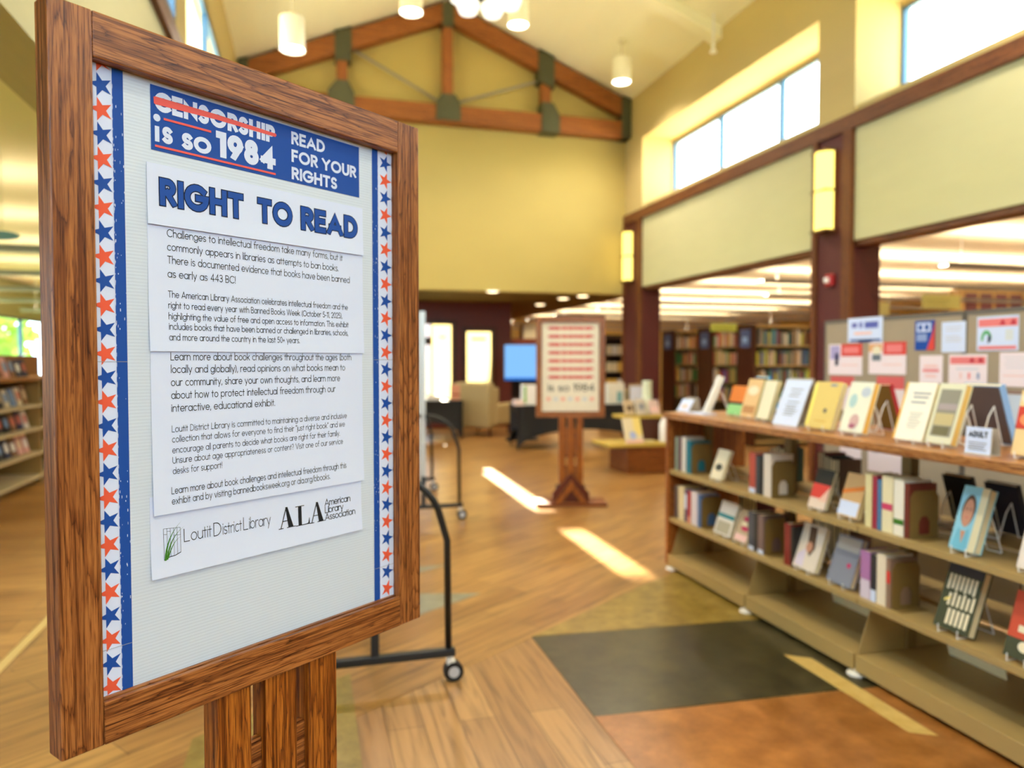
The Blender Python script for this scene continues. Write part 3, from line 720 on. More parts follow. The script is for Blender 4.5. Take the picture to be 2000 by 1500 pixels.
# blue slogan banner
o, f1, f2, f3 = sheet('slogan_banner', 'blue paper banner reading censorship is so 1984 at the top of the white board', 'banner', .1495, .566, .8763, .9746, BLUE)
mb = MB()
text(mb, 'CENSORSHIP', .1555, .9365, .0300, .3715, w=.19, fn=f1, track=.045, inset=True)
rect(mb, f1, .1555, .1625, .890, .9135)
mb.add([f1(*q) for q in arc(.159, .9262, .0056, .0056, 0, 360, 16)[:-1]], [tuple(range(16))])
text(mb, 'S', .1668, .890, .0262, .1838, w=.19, fn=f1, inset=True); text(mb, 'SO', .1985, .8885, .0262, .2490, w=.19, fn=f1, track=.03, inset=True)
text(mb, '1984', .2575, .8895, .0420, .3715, w=.19, fn=f1, track=.03, inset=True)
mb.build('slogan_lettering', PAPER, o, fix=False); mb = MB()
text(mb, 'READ', .4058, .9440, .0228, .4812, w=.15, fn=f1, track=.05, inset=True)
text(mb, 'FOR YOUR', .4058, .9125, .0225, .5580, w=.15, fn=f1, track=.05, space=.24, inset=True)
text(mb, 'RIGHTS', .4058, .8815, .0222, .5100, w=.15, fn=f1, track=.05, inset=True)
mb.build('rights_lettering', PAPER, o, fix=False)
mb = MB()
rect(mb, f2, .1695, .2490, .9252, .9287); rect(mb, f2, .1552, .3718, .8814, .8848)
mb.add([f2(*q) for q in ((.1545, .9468), (.1540, .9565), (.1575, .9578), (.26, .9575), (.373, .9542), (.3745, .9515), (.372, .9482), (.26, .9490), (.157, .9458))], [tuple(range(9))])
mb.build('red_strokes', flat('banner_red', (224, 92, 88)), o, fix=False)
# title sheet
o, f1, f2, f3 = sheet('title_sheet', 'white paper strip with the blue heading right to read', 'paper sheet', .1415, .5735, .7630, .8560, y=BY - .0012, lift=.0022)
words = (('RIGHT', .1605, .3056), ('TO', .3334, .4050), ('READ', .4240, .5590))
for mat, ff, gr in ((NAVY, f1, .045), (BLUE, f2, -.012)):
    for s, a, c in words:
        mb = MB(); text(mb, s, a, .7935, .0425, c, w=.17, fn=ff, track=.045, inset=True, grow=gr)
        mb.build('heading_outline' if gr > 0 else 'heading_word', mat, o, fix=False)
# body sheets
o, f1, f2, f3 = sheet('text_sheet', 'white paper sheet beginning challenges to intellectual freedom, under the heading strip', 'paper sheet', .1416, .5735, .5693, .7680, y=BY - .0002, lift=.0032)
mb = MB()
for s, v, e_, c in (('Challenges to intellectual freedom take many forms, but it', .7475, .5212, .0112), ('commonly appears in libraries as attempts to ban books.', .7265, .5109, .0112), ('There is documented evidence that books have been banned', .7062, .5388, .0112), ('as early as 443 BC!', .6848, .2895, .0112),
                   ('The American Library Association celebrates intellectual freedom and the', .6535, .5332, .0098), ('right to read every year with Banned Books Week (October 5-11, 2025),', .6366, .5189, .0098), ('highlighting the value of free and open access to information. This exhibit', .6196, .5341, .0098), ('includes books that have been banned or challenged in libraries, schools,', .6036, .5327, .0098), ('and more around the country in the last 50+ years.', .5868, .4176, .0098)):
    text(mb, s, .1724, v, c, e_, w=.078 if c < .011 else .072, fn=f1)
mb.build('printed_text', INK, o, fix=False)
o, f1, f2, f3 = sheet('text_sheet', 'white paper sheet beginning learn more about book challenges, in the middle of the board', 'paper sheet', .1432, .5708, .3155, .5725, y=BY - .0004, lift=.0035)
mb = MB()
for s, v, e_, c in (('Learn more about book challenges throughout the ages (both', .5558, .5413, .0114), ('locally and globally), read opinions on what books mean to', .5360, .5256, .0114), ('our community, share your own thoughts, and learn more', .5156, .5126, .0114), ('about how to protect intellectual freedom through our', .4953, .5011, .0114), ('interactive, educational exhibit.', .4750, .3647, .0114),
                   ('Loutit District Library is committed to maintaining a diverse and inclusive', .4430, .5286, .0098), ('collection that allows for everyone to find their "just right book" and we', .4268, .5233, .0098), ('encourage all parents to decide what books are right for their family.', .4098, .5103, .0098), ('Unsure about age appropriateness or content? Visit one of our service', .3936, .5178, .0098), ('desks for support!', .3770, .2596, .0098),
                   ('Learn more about book challenges and intellectual freedom through this', .3460, .5251, .0104), ('exhibit and by visiting bannedbooksweek.org or ala.org/bbooks.', .3296, .4845, .0104)):
    text(mb, s, .1752 - (.003 if v < .36 else 0), v, c, e_, w=.068 if c < .0100 else .074, fn=f1)
mb.build('printed_text', INK, o, fix=False)
# logo sheet
o, f1, f2, f3 = sheet('logo_sheet', 'white paper strip with two library logos below the text sheets', 'paper sheet', .1385, .5655, .2172, .3450, lift=.004)
mb = MB()
text(mb, 'L', .1926, .2665, .0200, .2015, w=.045, fn=f1); text(mb, 'outit', .2045, .2665, .0185, .2395, w=.05, fn=f1, track=.1)
text(mb, 'D', .2441, .2655, .0210, .2570, w=.045, fn=f1); text(mb, 'istrict', .2605, .2655, .0185, .2955, w=.05, fn=f1, track=.1)
text(mb, 'L', .2994, .2655, .0210, .3075, w=.045, fn=f1); text(mb, 'ibrary', .3105, .2655, .0185, .3530, w=.05, fn=f1, track=.1)
for s, v, e_ in (('American', .2789, .5361), ('Library', .2652, .5179), ('Association', .2516, .5478)): text(mb, s, .4742, v, .0117, e_, w=.085, fn=f1, track=.1)
def pol(*ps): mb.add([f1(*q) for q in ps], [tuple(range(len(ps)))])
def serifA(u0, u1, v0, v1):
    m_ = u0 + (u1 - u0) * .44; W = u1 - u0
    pol((u0 + W * .1, v0), (u0 + W * .15, v0), (m_ + W * .04, v1 - .002), (m_, v1)); pol((u0 + W * .58, v0), (u0 + W * .88, v0), (m_ + W * .1, v1), (m_ - W * .03, v1))
    pol((u0 + W * .25, v0 + .0125), (u0 + W * .62, v0 + .0125), (u0 + W * .62, v0 + .0140), (u0 + W * .25, v0 + .0140)); pol((u0, v0), (u0 + W * .28, v0), (u0 + W * .28, v0 + .0014), (u0, v0 + .0014)); pol((u0 + W * .48, v0), (u1, v0), (u1, v0 + .0014), (u0 + W * .48, v0 + .0014))
serifA(.3695, .4060, .2525, .2905); serifA(.4375, .4745, .2510, .2890)
pol((.4125, .2515), (.4200, .2515), (.4200, .2880), (.4125, .2880)); pol((.4065, .2515), (.4370, .2515), (.4370, .2530), (.4065, .2530)); pol((.4065, .2866), (.4260, .2866), (.4260, .2880), (.4065, .2880)); pol((.4355, .2515), (.4378, .2515), (.4378, .2630), (.4368, .2630), (.4345, .2540), (.4290, .2530))
mb.build('printed_text', INK, o, fix=False)
mb = MB()
fr = .0006
def line(p, q, w_=.0005):
    vs, fs = ribbon([p, q], w_, 0); mb.add([f1(v.x, v.y) for v in vs], fs)
for a in (.1590, .1645, .1700, .1755, .1810, .1864): line((a, .2445 + (a - .159) * .25 if a > .161 else .2440), (a, .2930 - (a - .159) * .08))
line((.159, .293), (.1864, .2908)); line((.159, .284), (.1645, .2835)); line((.1645, .288), (.170, .2876)); line((.1755, .28), (.1864, .279)); line((.159, .2445), (.168, .2475), .0012); line((.168, .2475), (.177, .2482), .0012); line((.177, .2482), (.1864, .2515), .0012)
mb.build('logo_window', INK, o, fix=False)
mb = MB()
def blade(b, c, t, w_):
    L_, R_ = [], []
    for i in range(9):
        k = i / 8; x = (1 - k) ** 2 * b[0] + 2 * k * (1 - k) * c[0] + k * k * t[0]; z = (1 - k) ** 2 * b[1] + 2 * k * (1 - k) * c[1] + k * k * t[1]
        L_.append(f2(x - w_ * (1 - k), z)); R_.append(f2(x + w_ * (1 - k), z))
    mb.add(L_ + R_, [(i, 9 + i, 10 + i, i + 1) for i in range(8)])
blade((.1610, .2430), (.1630, .280), (.1890, .3010), .0018); blade((.1635, .2440), (.1690, .280), (.1945, .2920), .0016); blade((.1650, .2460), (.1750, .274), (.1890, .2770), .0012)
mb.build('logo_grass', GREEN, o, fix=False)
# star borders
def star(mb, fn, u, v, r, tip, mi, lo=0, hi=2):
    ps = []
    for k in range(10):
        a = math.radians(tip + 36 * k); q = r if k % 2 == 0 else r * .40
        ps.append(fn(u + q * math.cos(a), min(hi, max(lo, v + q * math.sin(a)))))
    c = fn(u, min(hi, max(lo, v)))
    mb.add([c] + ps, [(0, 1 + k, 1 + (k + 1) % 10) for k in range(10)], mi)
rs = random.Random(4)
BV0, BV1 = .0628, .9805
def border(name, label, white, blue, uc, tip, cut, seams, v):
    lo = min(white[0], blue[0]); hi = max(white[1], blue[1])
    o, f1, f2, f3 = sheet(name, label, 'border strip', lo, hi, BV0, BV1, PAPER, group='star border strips')
    mb = MB(); n = 28; step = .0351
    vv = []
    for i in range(-1, n):
        q = v - i * step
        if q < .05 or q > .995: continue
        vv.append(q); star(mb, f1, uc, q, .0178, tip, i % 2, BV0, BV1)
    mb.build('star_pattern', [BLUE, flat('star_red', (228, 92, 62))], o, fix=False)
    mb = MB(); rect(mb, f1, blue[0], blue[1], BV0, BV1); mb.build('blue_band', BLUE, o, fix=False)
    mb = MB()
    for q in vv: rect(mb, f2, cut[0], cut[1], max(BV0, q - step + .0045), min(BV1, q - .0045))
    for k in range(70):
        q = rs.choice((.30, .62, .78)) + rs.gauss(0, .07); q = min(.97, max(.07, q)); x = blue[0] + (blue[1] - blue[0]) * (rs.random() ** 2 if tip else 1 - rs.random())
        rect(mb, f2, x, min(blue[1], x + rs.uniform(.0004, .0011)), q, q + rs.uniform(.0008, .0045))
    for i in range(60):
        q = .066 + i * .0150; rect(mb, f2, (blue[0] if tip else blue[1] - .0006), (blue[0] + .0006 if tip else blue[1]), q, q + rs.uniform(.002, .008))
    mb.build('white_flecks', PAPER, o, fix=False)['kind'] = 'stuff'
    mb = MB()
    for s in seams: rect(mb, f3, lo, hi, s, s + .0008)
    mb.build('seam', GREYP, o, fix=False)
border('star_border', 'star-printed paper border down the left edge of the white board', (.0600, .0925), (.0925, .1085), .0768, 180, (.0640, .0680), (.553, .130), .9513)
border('star_border', 'star-printed paper border down the right edge of the white board', (.6155, .6538), (.6000, .6155), .6356, 0, (.6440, .6538), (.556, .128), .9577)

# second easel, farther back
S2 = at_z(1114, 985, 0)
rz2 = math.radians(-15)
s2loc = (S2.x - SW / 2 * math.cos(rz2), S2.y - SW / 2 * math.sin(rz2), 0)
sec = easel(s2loc, rz2, .905, 'oak easel sign standing in the middle distance with a red and white poster'); foot(sec)
b = MB().box(.045, .667, .02, .028, .935, 1.905).build('poster_board', M((226, 218, 196), .6), sec); b['label'] = 'cream poster with rows of red struck-out words'
g1 = lambda u, v: (u, .0185, .905 + v)
mb = MB()
for i in range(7): text(mb, 'CENSORSHIP', .13, .905 - i * .0845, .036, .59, w=.2, fn=lambda u, v: (u, .0192, .905 + v), track=.02, inset=True); rect(mb, g1, .12, .6, .905 + .010 - i * .0845, .905 + .024 - i * .0845)
mb.build('red_lines', flat('poster_red', (206, 84, 84)), b, fix=False)
mb = MB(); text(mb, 'is so 1984', .13, .275, .068, .60, w=.1, fn=g1); mb.build('black_lettering', INK, b, fix=False)
mb = MB()
for i in range(7): star(mb, g1, .13 + i * .075, .19, .034, 90, i % 2)
mb.build('stars', [flat('pale_salmon', (236, 160, 140)), flat('pale_blue', (196, 204, 212))], b, fix=False)
# ------------------------------------------------------------------ low double-sided bookcase with its books
BX0, BX1 = 2.49, 3.11; BM = 2.80; UY = [4.79, 3.81, 2.90, 1.98, 1.07]; ZT = 1.125; ZA = .715; ZBs = .372
bc = empty('bookcase', (BX0, 1.07, 0)); tag(bc, 'long low khaki metal bookcase with a wooden top running along the right side', 'bookcase')
def bpart(name, mat, bev=.002): 
    o = mbx.build(name, mat, bc, bevel=bev); o.location = (-BX0, -1.07, 0); return o
mbx = MB().box(BX0 - .02, BX1 + .02, 1.07, 4.83, ZT - .042, ZT); bpart('top_slab', SHELF_OAK, .006)
mbx = MB().box(BX0 - .005, BX1 + .005, 4.775, 4.81, .03, ZT - .042); bpart('end_panel', SHELF_OAK_V, .004)
for i in range(4):
    a, b = UY[i + 1], UY[i]
    mbx = MB().box(BX0, BX1, a + .004, b - .01, .025, .105); bpart('base_shelf', KHAKI)
    for z in (ZA, ZBs):
        for x0, x1 in ((BX0 + .01, BM - .025), (BM + .025, BX1 - .01)):
            mbx = MB().box(x0, x1, a + .004, b - .004, z - .008, z); f = x0 if x0 < BM - .1 else x1 - .012
            mbx.box(f, f + .012, a + .004, b - .004, z - .03, z - .008); bpart('shelf_board', KHAKI)
for i, y in enumerate(UY):
    yy = min(4.76, y)
    mbx = MB().box(BM - .025, BM + .025, yy - .03, yy + .03 if y < 4.7 else 4.773, .105, ZT - .042); bpart('upright_post', KHAKI_D)
    for z0 in (.105,):
        for s in (-1, 1):
            mbx = MB(); x0 = BX0 + .015 if s < 0 else BX1 - .015
            mbx.prism([(x0, z0), (BM + s * .025, z0), (BM + s * .025, z0 + .25), (x0 - s * .07, z0 + .22)], lambda p, q, h: (p, h, q), yy - .012, yy - .008); bpart('base_bracket', KHAKI)
    for z0 in (ZA, ZBs):
        mbx = MB(); mbx.prism([(BX0 + .06, z0 - .03), (BM - .025, z0 - .09), (BM - .025, z0 - .008), (BX0 + .06, z0 - .008)], lambda p, q, h: (p, h, q), yy - .011, yy - .007); bpart('shelf_bracket', KHAKI_D, 0)
for y in (4.74, 3.81, 2.90, 1.98):
    for x in (BX0 + .02, BX1 - .06): 
        mbx = MB(); mbx.lathe([(.045, 0), (.045, .012), (.016, .016), (.016, .03)], 16, (x, y, 0)); bpart('levelling_foot', WHITE, 0)

def cover_art(parent, arts, w, h, x=-.0007):
    by = {}
    for a in arts:
        mat = a[-1]; mb = by.setdefault(mat.name, (MB(), mat))[0]; q = x - .0003 * len(by)
        if a[0] == 'r':
            _, y0, z0, y1, z1, _m = a
            mb.add([(q, w * (.5 - y0), h * z0), (q, w * (.5 - y1), h * z0), (q, w * (.5 - y1), h * z1), (q, w * (.5 - y0), h * z1)], [(0, 1, 2, 3)])
        elif a[0] == 'p':
            mb.add([(q, w * (.5 - p), h * z) for p, z in a[1]], [tuple(range(len(a[1])))])
        else:
            _, cy, cz, ry, rz_, _m = a
            mb.add([(q, w * (.5 - p), h * z) for p, z in arc(cy, cz, ry, rz_, 0, 360, 18)[:-1]], [tuple(range(18))])
    for k, (mb, mat) in by.items(): mb.build('cover_art', mat, parent, fix=False)
def tilted(o, loc, yaw, tilt):
    o.matrix_world = Matrix.Translation(Vector(loc)) @ Matrix.Rotation(yaw, 4, 'Z') @ Matrix.Rotation(tilt, 4, 'Y')
def book_body(name, w, h, t, cover, pages=PAGES):
    """closed book, front cover towards -x, spine at +y (the reader's left)"""
    c = min(.003, t * .2)
    mb = MB().box(0, c, -w / 2, w / 2, 0, h).box(t - c, t, -w / 2, w / 2, 0, h).box(c, t - c, w / 2 - c, w / 2, 0, h)
    o = mb.build(name, cover, bevel=0)
    MB().box(c, t - c, -w / 2 + .004, w / 2 - c, .003, h - .003).build('page_block', pages, o)
    return o
def wire_stand(label, loc, yaw, w, t, tilt, h, mat=WHITE):
    e = empty('wire_stand', loc, yaw); tag(e, label, 'book stand', 'wire book stands on the bookcase')
    s, c = math.sin(tilt), math.cos(tilt); r = .0028
    for k in (-.28, .28):
        y = k * w; hb = h * .6
        mb = MB(); bx = t * c + .006; bz = -t * s
        mb.tube([(-.012, y, t * s + .02), (-.012, y, r), (t * c + .012, y, r), (bx + s * hb + .006, y, t * s + bz + c * hb + .02), (bx + s * hb + .035, y, hb * .8), (bx + s * hb + .06 + .5 * t, y, r)], r, 6)
        mb.build('wire_leg', mat, e)
    mb = MB(); mb.tube([(bx + s * hb + .06 + .5 * t, -.28 * w, r), (bx + s * hb + .06 + .5 * t, .28 * w, r)], r, 6); mb.build('wire_brace', mat, e)
    return e
def faced(label, X0, pl, pr, yp, z, h, t, cover, arts=(), tilt=17, yaw=0.0, stand=True, grp='books displayed face out', pages=PAGES, flip=False, wmin=0, back=None):
    yl, yr = at_x(pl, yp, X0).y, at_x(pr, yp, X0).y
    w = max(wmin, yl - yr); yc = (yl + yr) / 2; tr = math.radians(tilt)
    o = book_body('book', w, h, t, cover, pages)
    tag(o, label, 'book', grp)
    lift = t * math.sin(tr) + .006
    tilted(o, (X0, yc, z + lift), yaw + (math.pi if flip else 0), tr)
    if arts: cover_art(o, arts, w, h)
    if back: MB().add([(t + .0008, w * a, h * b) for a, b in ((-.47, .02), (.47, .02), (.47, .98), (-.47, .98))], [(0, 1, 2, 3)]).build('back_cover', back, o)
    if stand: wire_stand('wire stand holding the ' + ' '.join(label.replace(',', '').split()[:12]), (X0, yc, z), yaw + (math.pi if flip else 0), w, t, tr, h)
    return o
def spine_row(shelf, z, items, X0=2.535, depth=.15):
    for pl, pr, h, cover, label, band in items:
        yl, yr = at_x(pl, 950, X0).y, at_x(pr, 950, X0).y; t = yl - yr - .001
        c = min(.003, t * .18)
        mb = MB().box(0, depth, -t / 2, -t / 2 + c, 0, h).box(0, depth, t / 2 - c, t / 2, 0, h).box(0, c, -t / 2 + c, t / 2 - c, 0, h)
        o = mb.build('book', cover); tag(o, '%s, upright on the %s bookcase shelf' % (label, shelf), 'book', 'upright books on the low bookcase')
        MB().box(c, depth - .004, -t / 2 + c, t / 2 - c, .003, h - .004).build('page_block', PAGES, o)
        o.location = (X0, (yl + yr) / 2, z + .0005)
        if band:
            MB().add([(-.0006, t / 2, h * band[0]), (-.0006, -t / 2, h * band[0]), (-.0006, -t / 2, h * band[1]), (-.0006, t / 2, h * band[1])], [(0, 1, 2, 3)]).build('spine_label', band[2], o, fix=False)
def bookend(label, pl, z, arch=KHAKI_D, h=.21, w=.15):
    y = at_x(pl, 950, 2.545).y
    e = empty('bookend', (2.54, y, z + .0006)); tag(e, label, 'bookend', 'khaki metal bookends')
    out = [(0, .0), (w, 0), (w, h - .03), (w - .02, h), (.02, h), (0, h - .03)]
    inn = [(.045, .015), (.105, .015), (.105, .07), (.09, .095), (.06, .095), (.045, .07)]
    mb = MB(); mb.holed(out, inn, lambda p, q, k: (p, k, q), -.002, .002); mb.build('plate', KHAKI_D, e)
    MB().box(0, w, -.06, -.002, .0002, .0012).build('base_tongue', KHAKI_D, e)
ZS = ZT
def lines(y0, y1, zs, mat, t=.012): return [('r', y0 + (i % 2) * .04, z, y1 - (i % 3) * .05, z + t, mat) for i, z in enumerate(zs)]
# --- on the wooden top, from the far end towards the visitor
faced('thin white book seen almost edge-on, first stand-up book on the wooden top', 2.66, 1366, 1384, 800, ZS, .27, .03, WHITE, tilt=22, yaw=-.42, wmin=.16, pages=M((238, 232, 218), .7))
o = faced('mint green and orange book, beside the thin white book on the wooden top', 2.72, 1418, 1446, 802, ZS, .2, .02, flat('mint', (150, 214, 140)), [('r', 0, .42, 1, 1, ORANGEP), ('r', 0, .36, 1, .44, INK)], tilt=16)
faced('peach book with pale picture, third stand-up book on the wooden top', 2.66, 1444, 1472, 810, ZS, .25, .03, flat('peach', (226, 190, 136)), [('e', .5, .7, .35, .12, CREAMP), ('r', .1, .1, .9, .3, flat('tan_print', (190, 140, 90)))], tilt=17)
faced('cream book with olive edge, in front of the blue-backed book on the wooden top', 2.64, 1474, 1500, 812, ZS, .25, .03, flat('olive_cover', (150, 150, 92)), [('r', .1, .02, .98, .98, CREAMP)], tilt=17)
faced('bright blue book facing the far side of the wooden top', 3.05, 1528, 1498, 790, ZS, .265, .025, flat('sky_blue', (60, 150, 206)), tilt=18, flip=True, wmin=.15, back=BROWNP)
def card(label, X0, pl, pr, yp, z, h, tilt, arts, mat=PAPER, yaw=0.0, name='sign_card', cat='sign card'):
    yl, yr = at_x(pl, yp, X0).y, at_x(pr, yp, X0).y; w = yl - yr
    e = empty(name, (X0, (yl + yr) / 2, z), yaw); tag(e, label, cat)
    t = math.radians(tilt)
    p = MB().box(0, .0012, -w / 2, w / 2, 0, h).build('card', mat, e); p.matrix_local = Matrix.Translation((0, 0, .004)) @ Matrix.Rotation(t, 4, 'Y')
    cover_art(p, arts, w, h)
    b = MB().box(.0015, .004, -w / 2, w / 2, 0, h).build('acrylic_back', M((196, 188, 176), .2), e); b.matrix_local = Matrix.Translation((.001, 0, .003)) @ Matrix.Rotation(t, 4, 'Y')
    MB().box(-.012, h * math.sin(t) + .05, -w / 2, w / 2, 0, .003).build('acrylic_base', M((210, 204, 194), .2), e)
    q = MB().box(-.0015, .0015, -w / 2, w / 2, 0, h * .98).build('rear_leg', M((188, 178, 164), .25), e); q.matrix_local = Matrix.Translation((h * math.sin(t) + .045, 0, .003)) @ Matrix.Rotation(-.12, 4, 'Y')
    return p
card('slanted white sign card with black lines of print, standing on the wooden top', 2.62, 1508, 1556, 824, ZS, .275, 21, lines(.3, .8, (.78, .7, .63, .5, .42, .37, .32, .27, .22), GREYP, .022))
faced('pale yellow book with a dark spot, fifth along the wooden top', 2.6, 1571, 1622, 832, ZS, .255, .03, YELP, [('r', .0, .05, .12, .95, flat('bright_yellow', (255, 236, 120))), ('e', .62, .38, .07, .05, flat('print_slate', (110, 100, 90))), ('e', .72, .93, .14, .03, GREYP), ('r', .3, .14, .75, .17, flat('dull_gold', (214, 176, 84)))], tilt=17)
faced('white flower-patterned book with a gold page edge on the wooden top', 2.6, 1638, 1683, 832, ZS, .26, .035, flat('floral_white', (232, 232, 212)), [('e', .55, .22, .2, .14, flat('print_rose', (206, 170, 166))), ('e', .3, .62, .16, .14, flat('print_mist', (176, 206, 206))), ('e', .75, .8, .2, .1, flat('print_mist2', (190, 200, 212))), ('e', .5, .12, .14, .05, flat('print_wine', (170, 100, 120)))], tilt=17, pages=M((238, 184, 84), .6))
faced('red book facing the far side behind the flower-patterned book', 3.0, 1765, 1722, 800, ZS, .25, .022, flat('crimson_cover', (172, 44, 48)), tilt=18, flip=True, wmin=.17, back=flat('olive_back', (120, 92, 40)))
faced('open white page of print with a gold edge, left half of the big display pair', 2.6, 1743, 1800, 842, ZS, .27, .03, flat('open_page', (246, 240, 222)), lines(.3, .9, (.8, .73, .64), GREYP, .03) + lines(.35, .8, (.46, .41, .36, .31, .26, .21), flat('pale_grey', (200, 196, 184)), .018) + [('r', 0, 0, .06, 1, flat('gold_edge', (244, 190, 80)))], tilt=18)
faced('book with a grey street picture on its cover, right half of the big display pair', 2.6, 1806, 1856, 852, ZS, .27, .035, flat('cover_sage', (222, 220, 192)), [('r', .12, .12, .9, .9, flat('street_grey', (146, 142, 128))), ('r', .14, .3, .86, .5, flat('street_tan', (196, 180, 132))), ('r', .16, .56, .88, .66, flat('street_mauve', (170, 156, 158))), ('r', .2, .14, .8, .28, flat('street_olive', (116, 110, 80)))], tilt=18, pages=M((226, 184, 100), .6))
faced('dark brown book with a light blue edge facing the far side', 2.96, 1984, 1918, 830, ZS, .27, .03, flat('pale_sky', (142, 178, 224)), tilt=18, flip=True, wmin=.2, back=flat('dusk_brown', (98, 84, 84)), pages=M((240, 214, 150), .6))
adult = card('small clear-framed white sign with a bold black heading on the wooden top', 2.56, 1884, 1934, 868, ZS, .105, 4, lines(.12, .85, (.38, .28, .2, .12), GREYP, .04))
mb = MB(); cw = max(v.co.y for v in adult.data.vertices)
text(mb, 'ADULT', -cw * .74, .064, .024, cw * .74, w=.17, fn=lambda u, v: (-.0014, -u, v), track=.06, inset=True)
mb.build('heading', INK, adult, fix=False)
faced('red and cream picture book at the right edge of the photo on the wooden top', 2.6, 1974, 2030, 885, ZS, .25, .04, flat('toy_cream', (236, 206, 150)), [('r', 0, .4, 1, .75, flat('toy_red', (210, 66, 50))), ('e', .5, .88, .45, .12, CREAMP), ('e', .4, .55, .3, .1, flat('toy_orange', (240, 150, 100)))], tilt=12)
card('small white card on the far end of the wooden top', 2.62, 1322, 1344, 796, ZS, .1, 30, [('e', .5, .4, .3, .2, PINKP)])
o = MB().box(-.06, .06, -.1, .1, 0, .006).build('leaflet_stack', PAPER); tag(place(o, (2.64, 4.58, ZS + .0005)), 'flat white leaflets at the far corner of the wooden top', 'leaflets')
# --- upper shelf
c = lambda r, g, b: M((r, g, b), .5)
spine_row('upper', ZA, [(1318, 1323, .235, c(150, 170, 150), 'grey-green book nearest the end panel', None), (1324, 1330, .238, c(112, 84, 92), 'mauve book second from the end panel', None), (1331, 1339, .245, c(222, 218, 210), 'white book third from the end panel', None), (1340, 1348, .225, c(16, 120, 140), 'teal book beside the first bookend', None),
    (1463, 1475, .235, c(190, 84, 70), 'brick-red book in the middle group', (.0, .12, PAPER)), (1476, 1482, .225, c(70, 78, 86), 'slate book in the middle group', None), (1483, 1490, .228, c(28, 26, 28), 'black book in the middle group', None), (1491, 1505, .245, c(228, 218, 206), 'white book beside the second bookend', None),
    (1690, 1703, .25, c(226, 216, 164), 'cream-yellow book first in the third group', None), (1704, 1713, .245, c(164, 44, 66), 'crimson book second in the third group', None), (1714, 1722, .235, c(70, 122, 170), 'blue book third in the third group', None), (1723, 1744, .255, c(236, 226, 186), 'wide cream book with a pink band', (.4, .52, flat('pink_band', (210, 70, 110)))), (1746, 1766, .25, c(240, 236, 220), 'white book with a green leaf mark', (.2, .3, GREEN)), (1767, 1776, .24, c(110, 40, 28), 'dark red book beside the third bookend', None)])
bookend('khaki bookend after the teal book on the upper shelf', 1352, ZA); bookend('khaki bookend after the white book in the middle of the upper shelf', 1509, ZA); bookend('khaki bookend after the dark red book on the upper shelf', 1781, ZA)
faced('pale cream book with a dark blot, facing out on the upper shelf', 2.54, 1386, 1408, 930, ZA, .2, .025, CREAMP, [('e', .5, .4, .3, .12, flat('blot', (70, 76, 70)))], tilt=20)
faced('black, red and white book facing out in the middle of the upper shelf', 2.54, 1577, 1610, 985, ZA, .21, .025, flat('cover_black', (48, 46, 40)), [('r', 0, .2, 1, .62, RED), ('r', 0, 0, 1, .26, flat('cover_white', (226, 206, 190))), ('p', [(.5, .2), (1, .2), (1, .6)], flat('cover_pale', (230, 190, 170)))], tilt=18)
faced('tan book with an orange streak and white panel on the upper shelf', 2.54, 1634, 1673, 1003, ZA, .22, .03, flat('cover_tan', (206, 168, 116)), [('r', 0, .04, .95, .36, PAPER), ('p', [(.0, .5), (1, .66), (1, .76), (0, .6)], ORANGEP)], tilt=18)
faced('light blue book with a smiling face portrait, facing out on the upper shelf', 2.53, 1852, 1902, 1062, ZA, .265, .04, LBLUE, [('r', .72, 0, 1, 1, flat('cover_ivory', (214, 206, 172))), ('p', [(.08, .02), (.66, .02), (.6, .34), (.4, .28), (.18, .34)], flat('shirt_blue', (112, 182, 208))), ('e', .4, .62, .25, .25, BROWNP), ('p', [(.3, .3), (.5, .3), (.42, .1)], SKIN), ('e', .4, .58, .2, .22, SKIN), ('r', .28, .63, .36, .655, BROWNP), ('r', .44, .63, .52, .655, BROWNP), ('r', .33, .5, .47, .52, flat('lip_rose', (196, 110, 100)))], tilt=18)
faced('dark book facing the far side behind the portrait book on the upper shelf', 3.05, 2010, 1960, 1000, ZA, .24, .025, flat('cover_midnight', (34, 30, 40)), tilt=18, flip=True, wmin=.16)
faced('black book facing the far side, left of the portrait book', 3.05, 1920, 1875, 985, ZA, .24, .025, flat('cover_coal', (22, 20, 20)), tilt=18, flip=True, wmin=.16, pages=M((226, 176, 96), .6))
faced('white book at the right edge of the photo on the upper shelf', 2.54, 1985, 2030, 1090, ZA, .2, .03, flat('cover_milk', (232, 220, 210)), [('r', .2, .4, .9, .5, PINKP)], tilt=16)
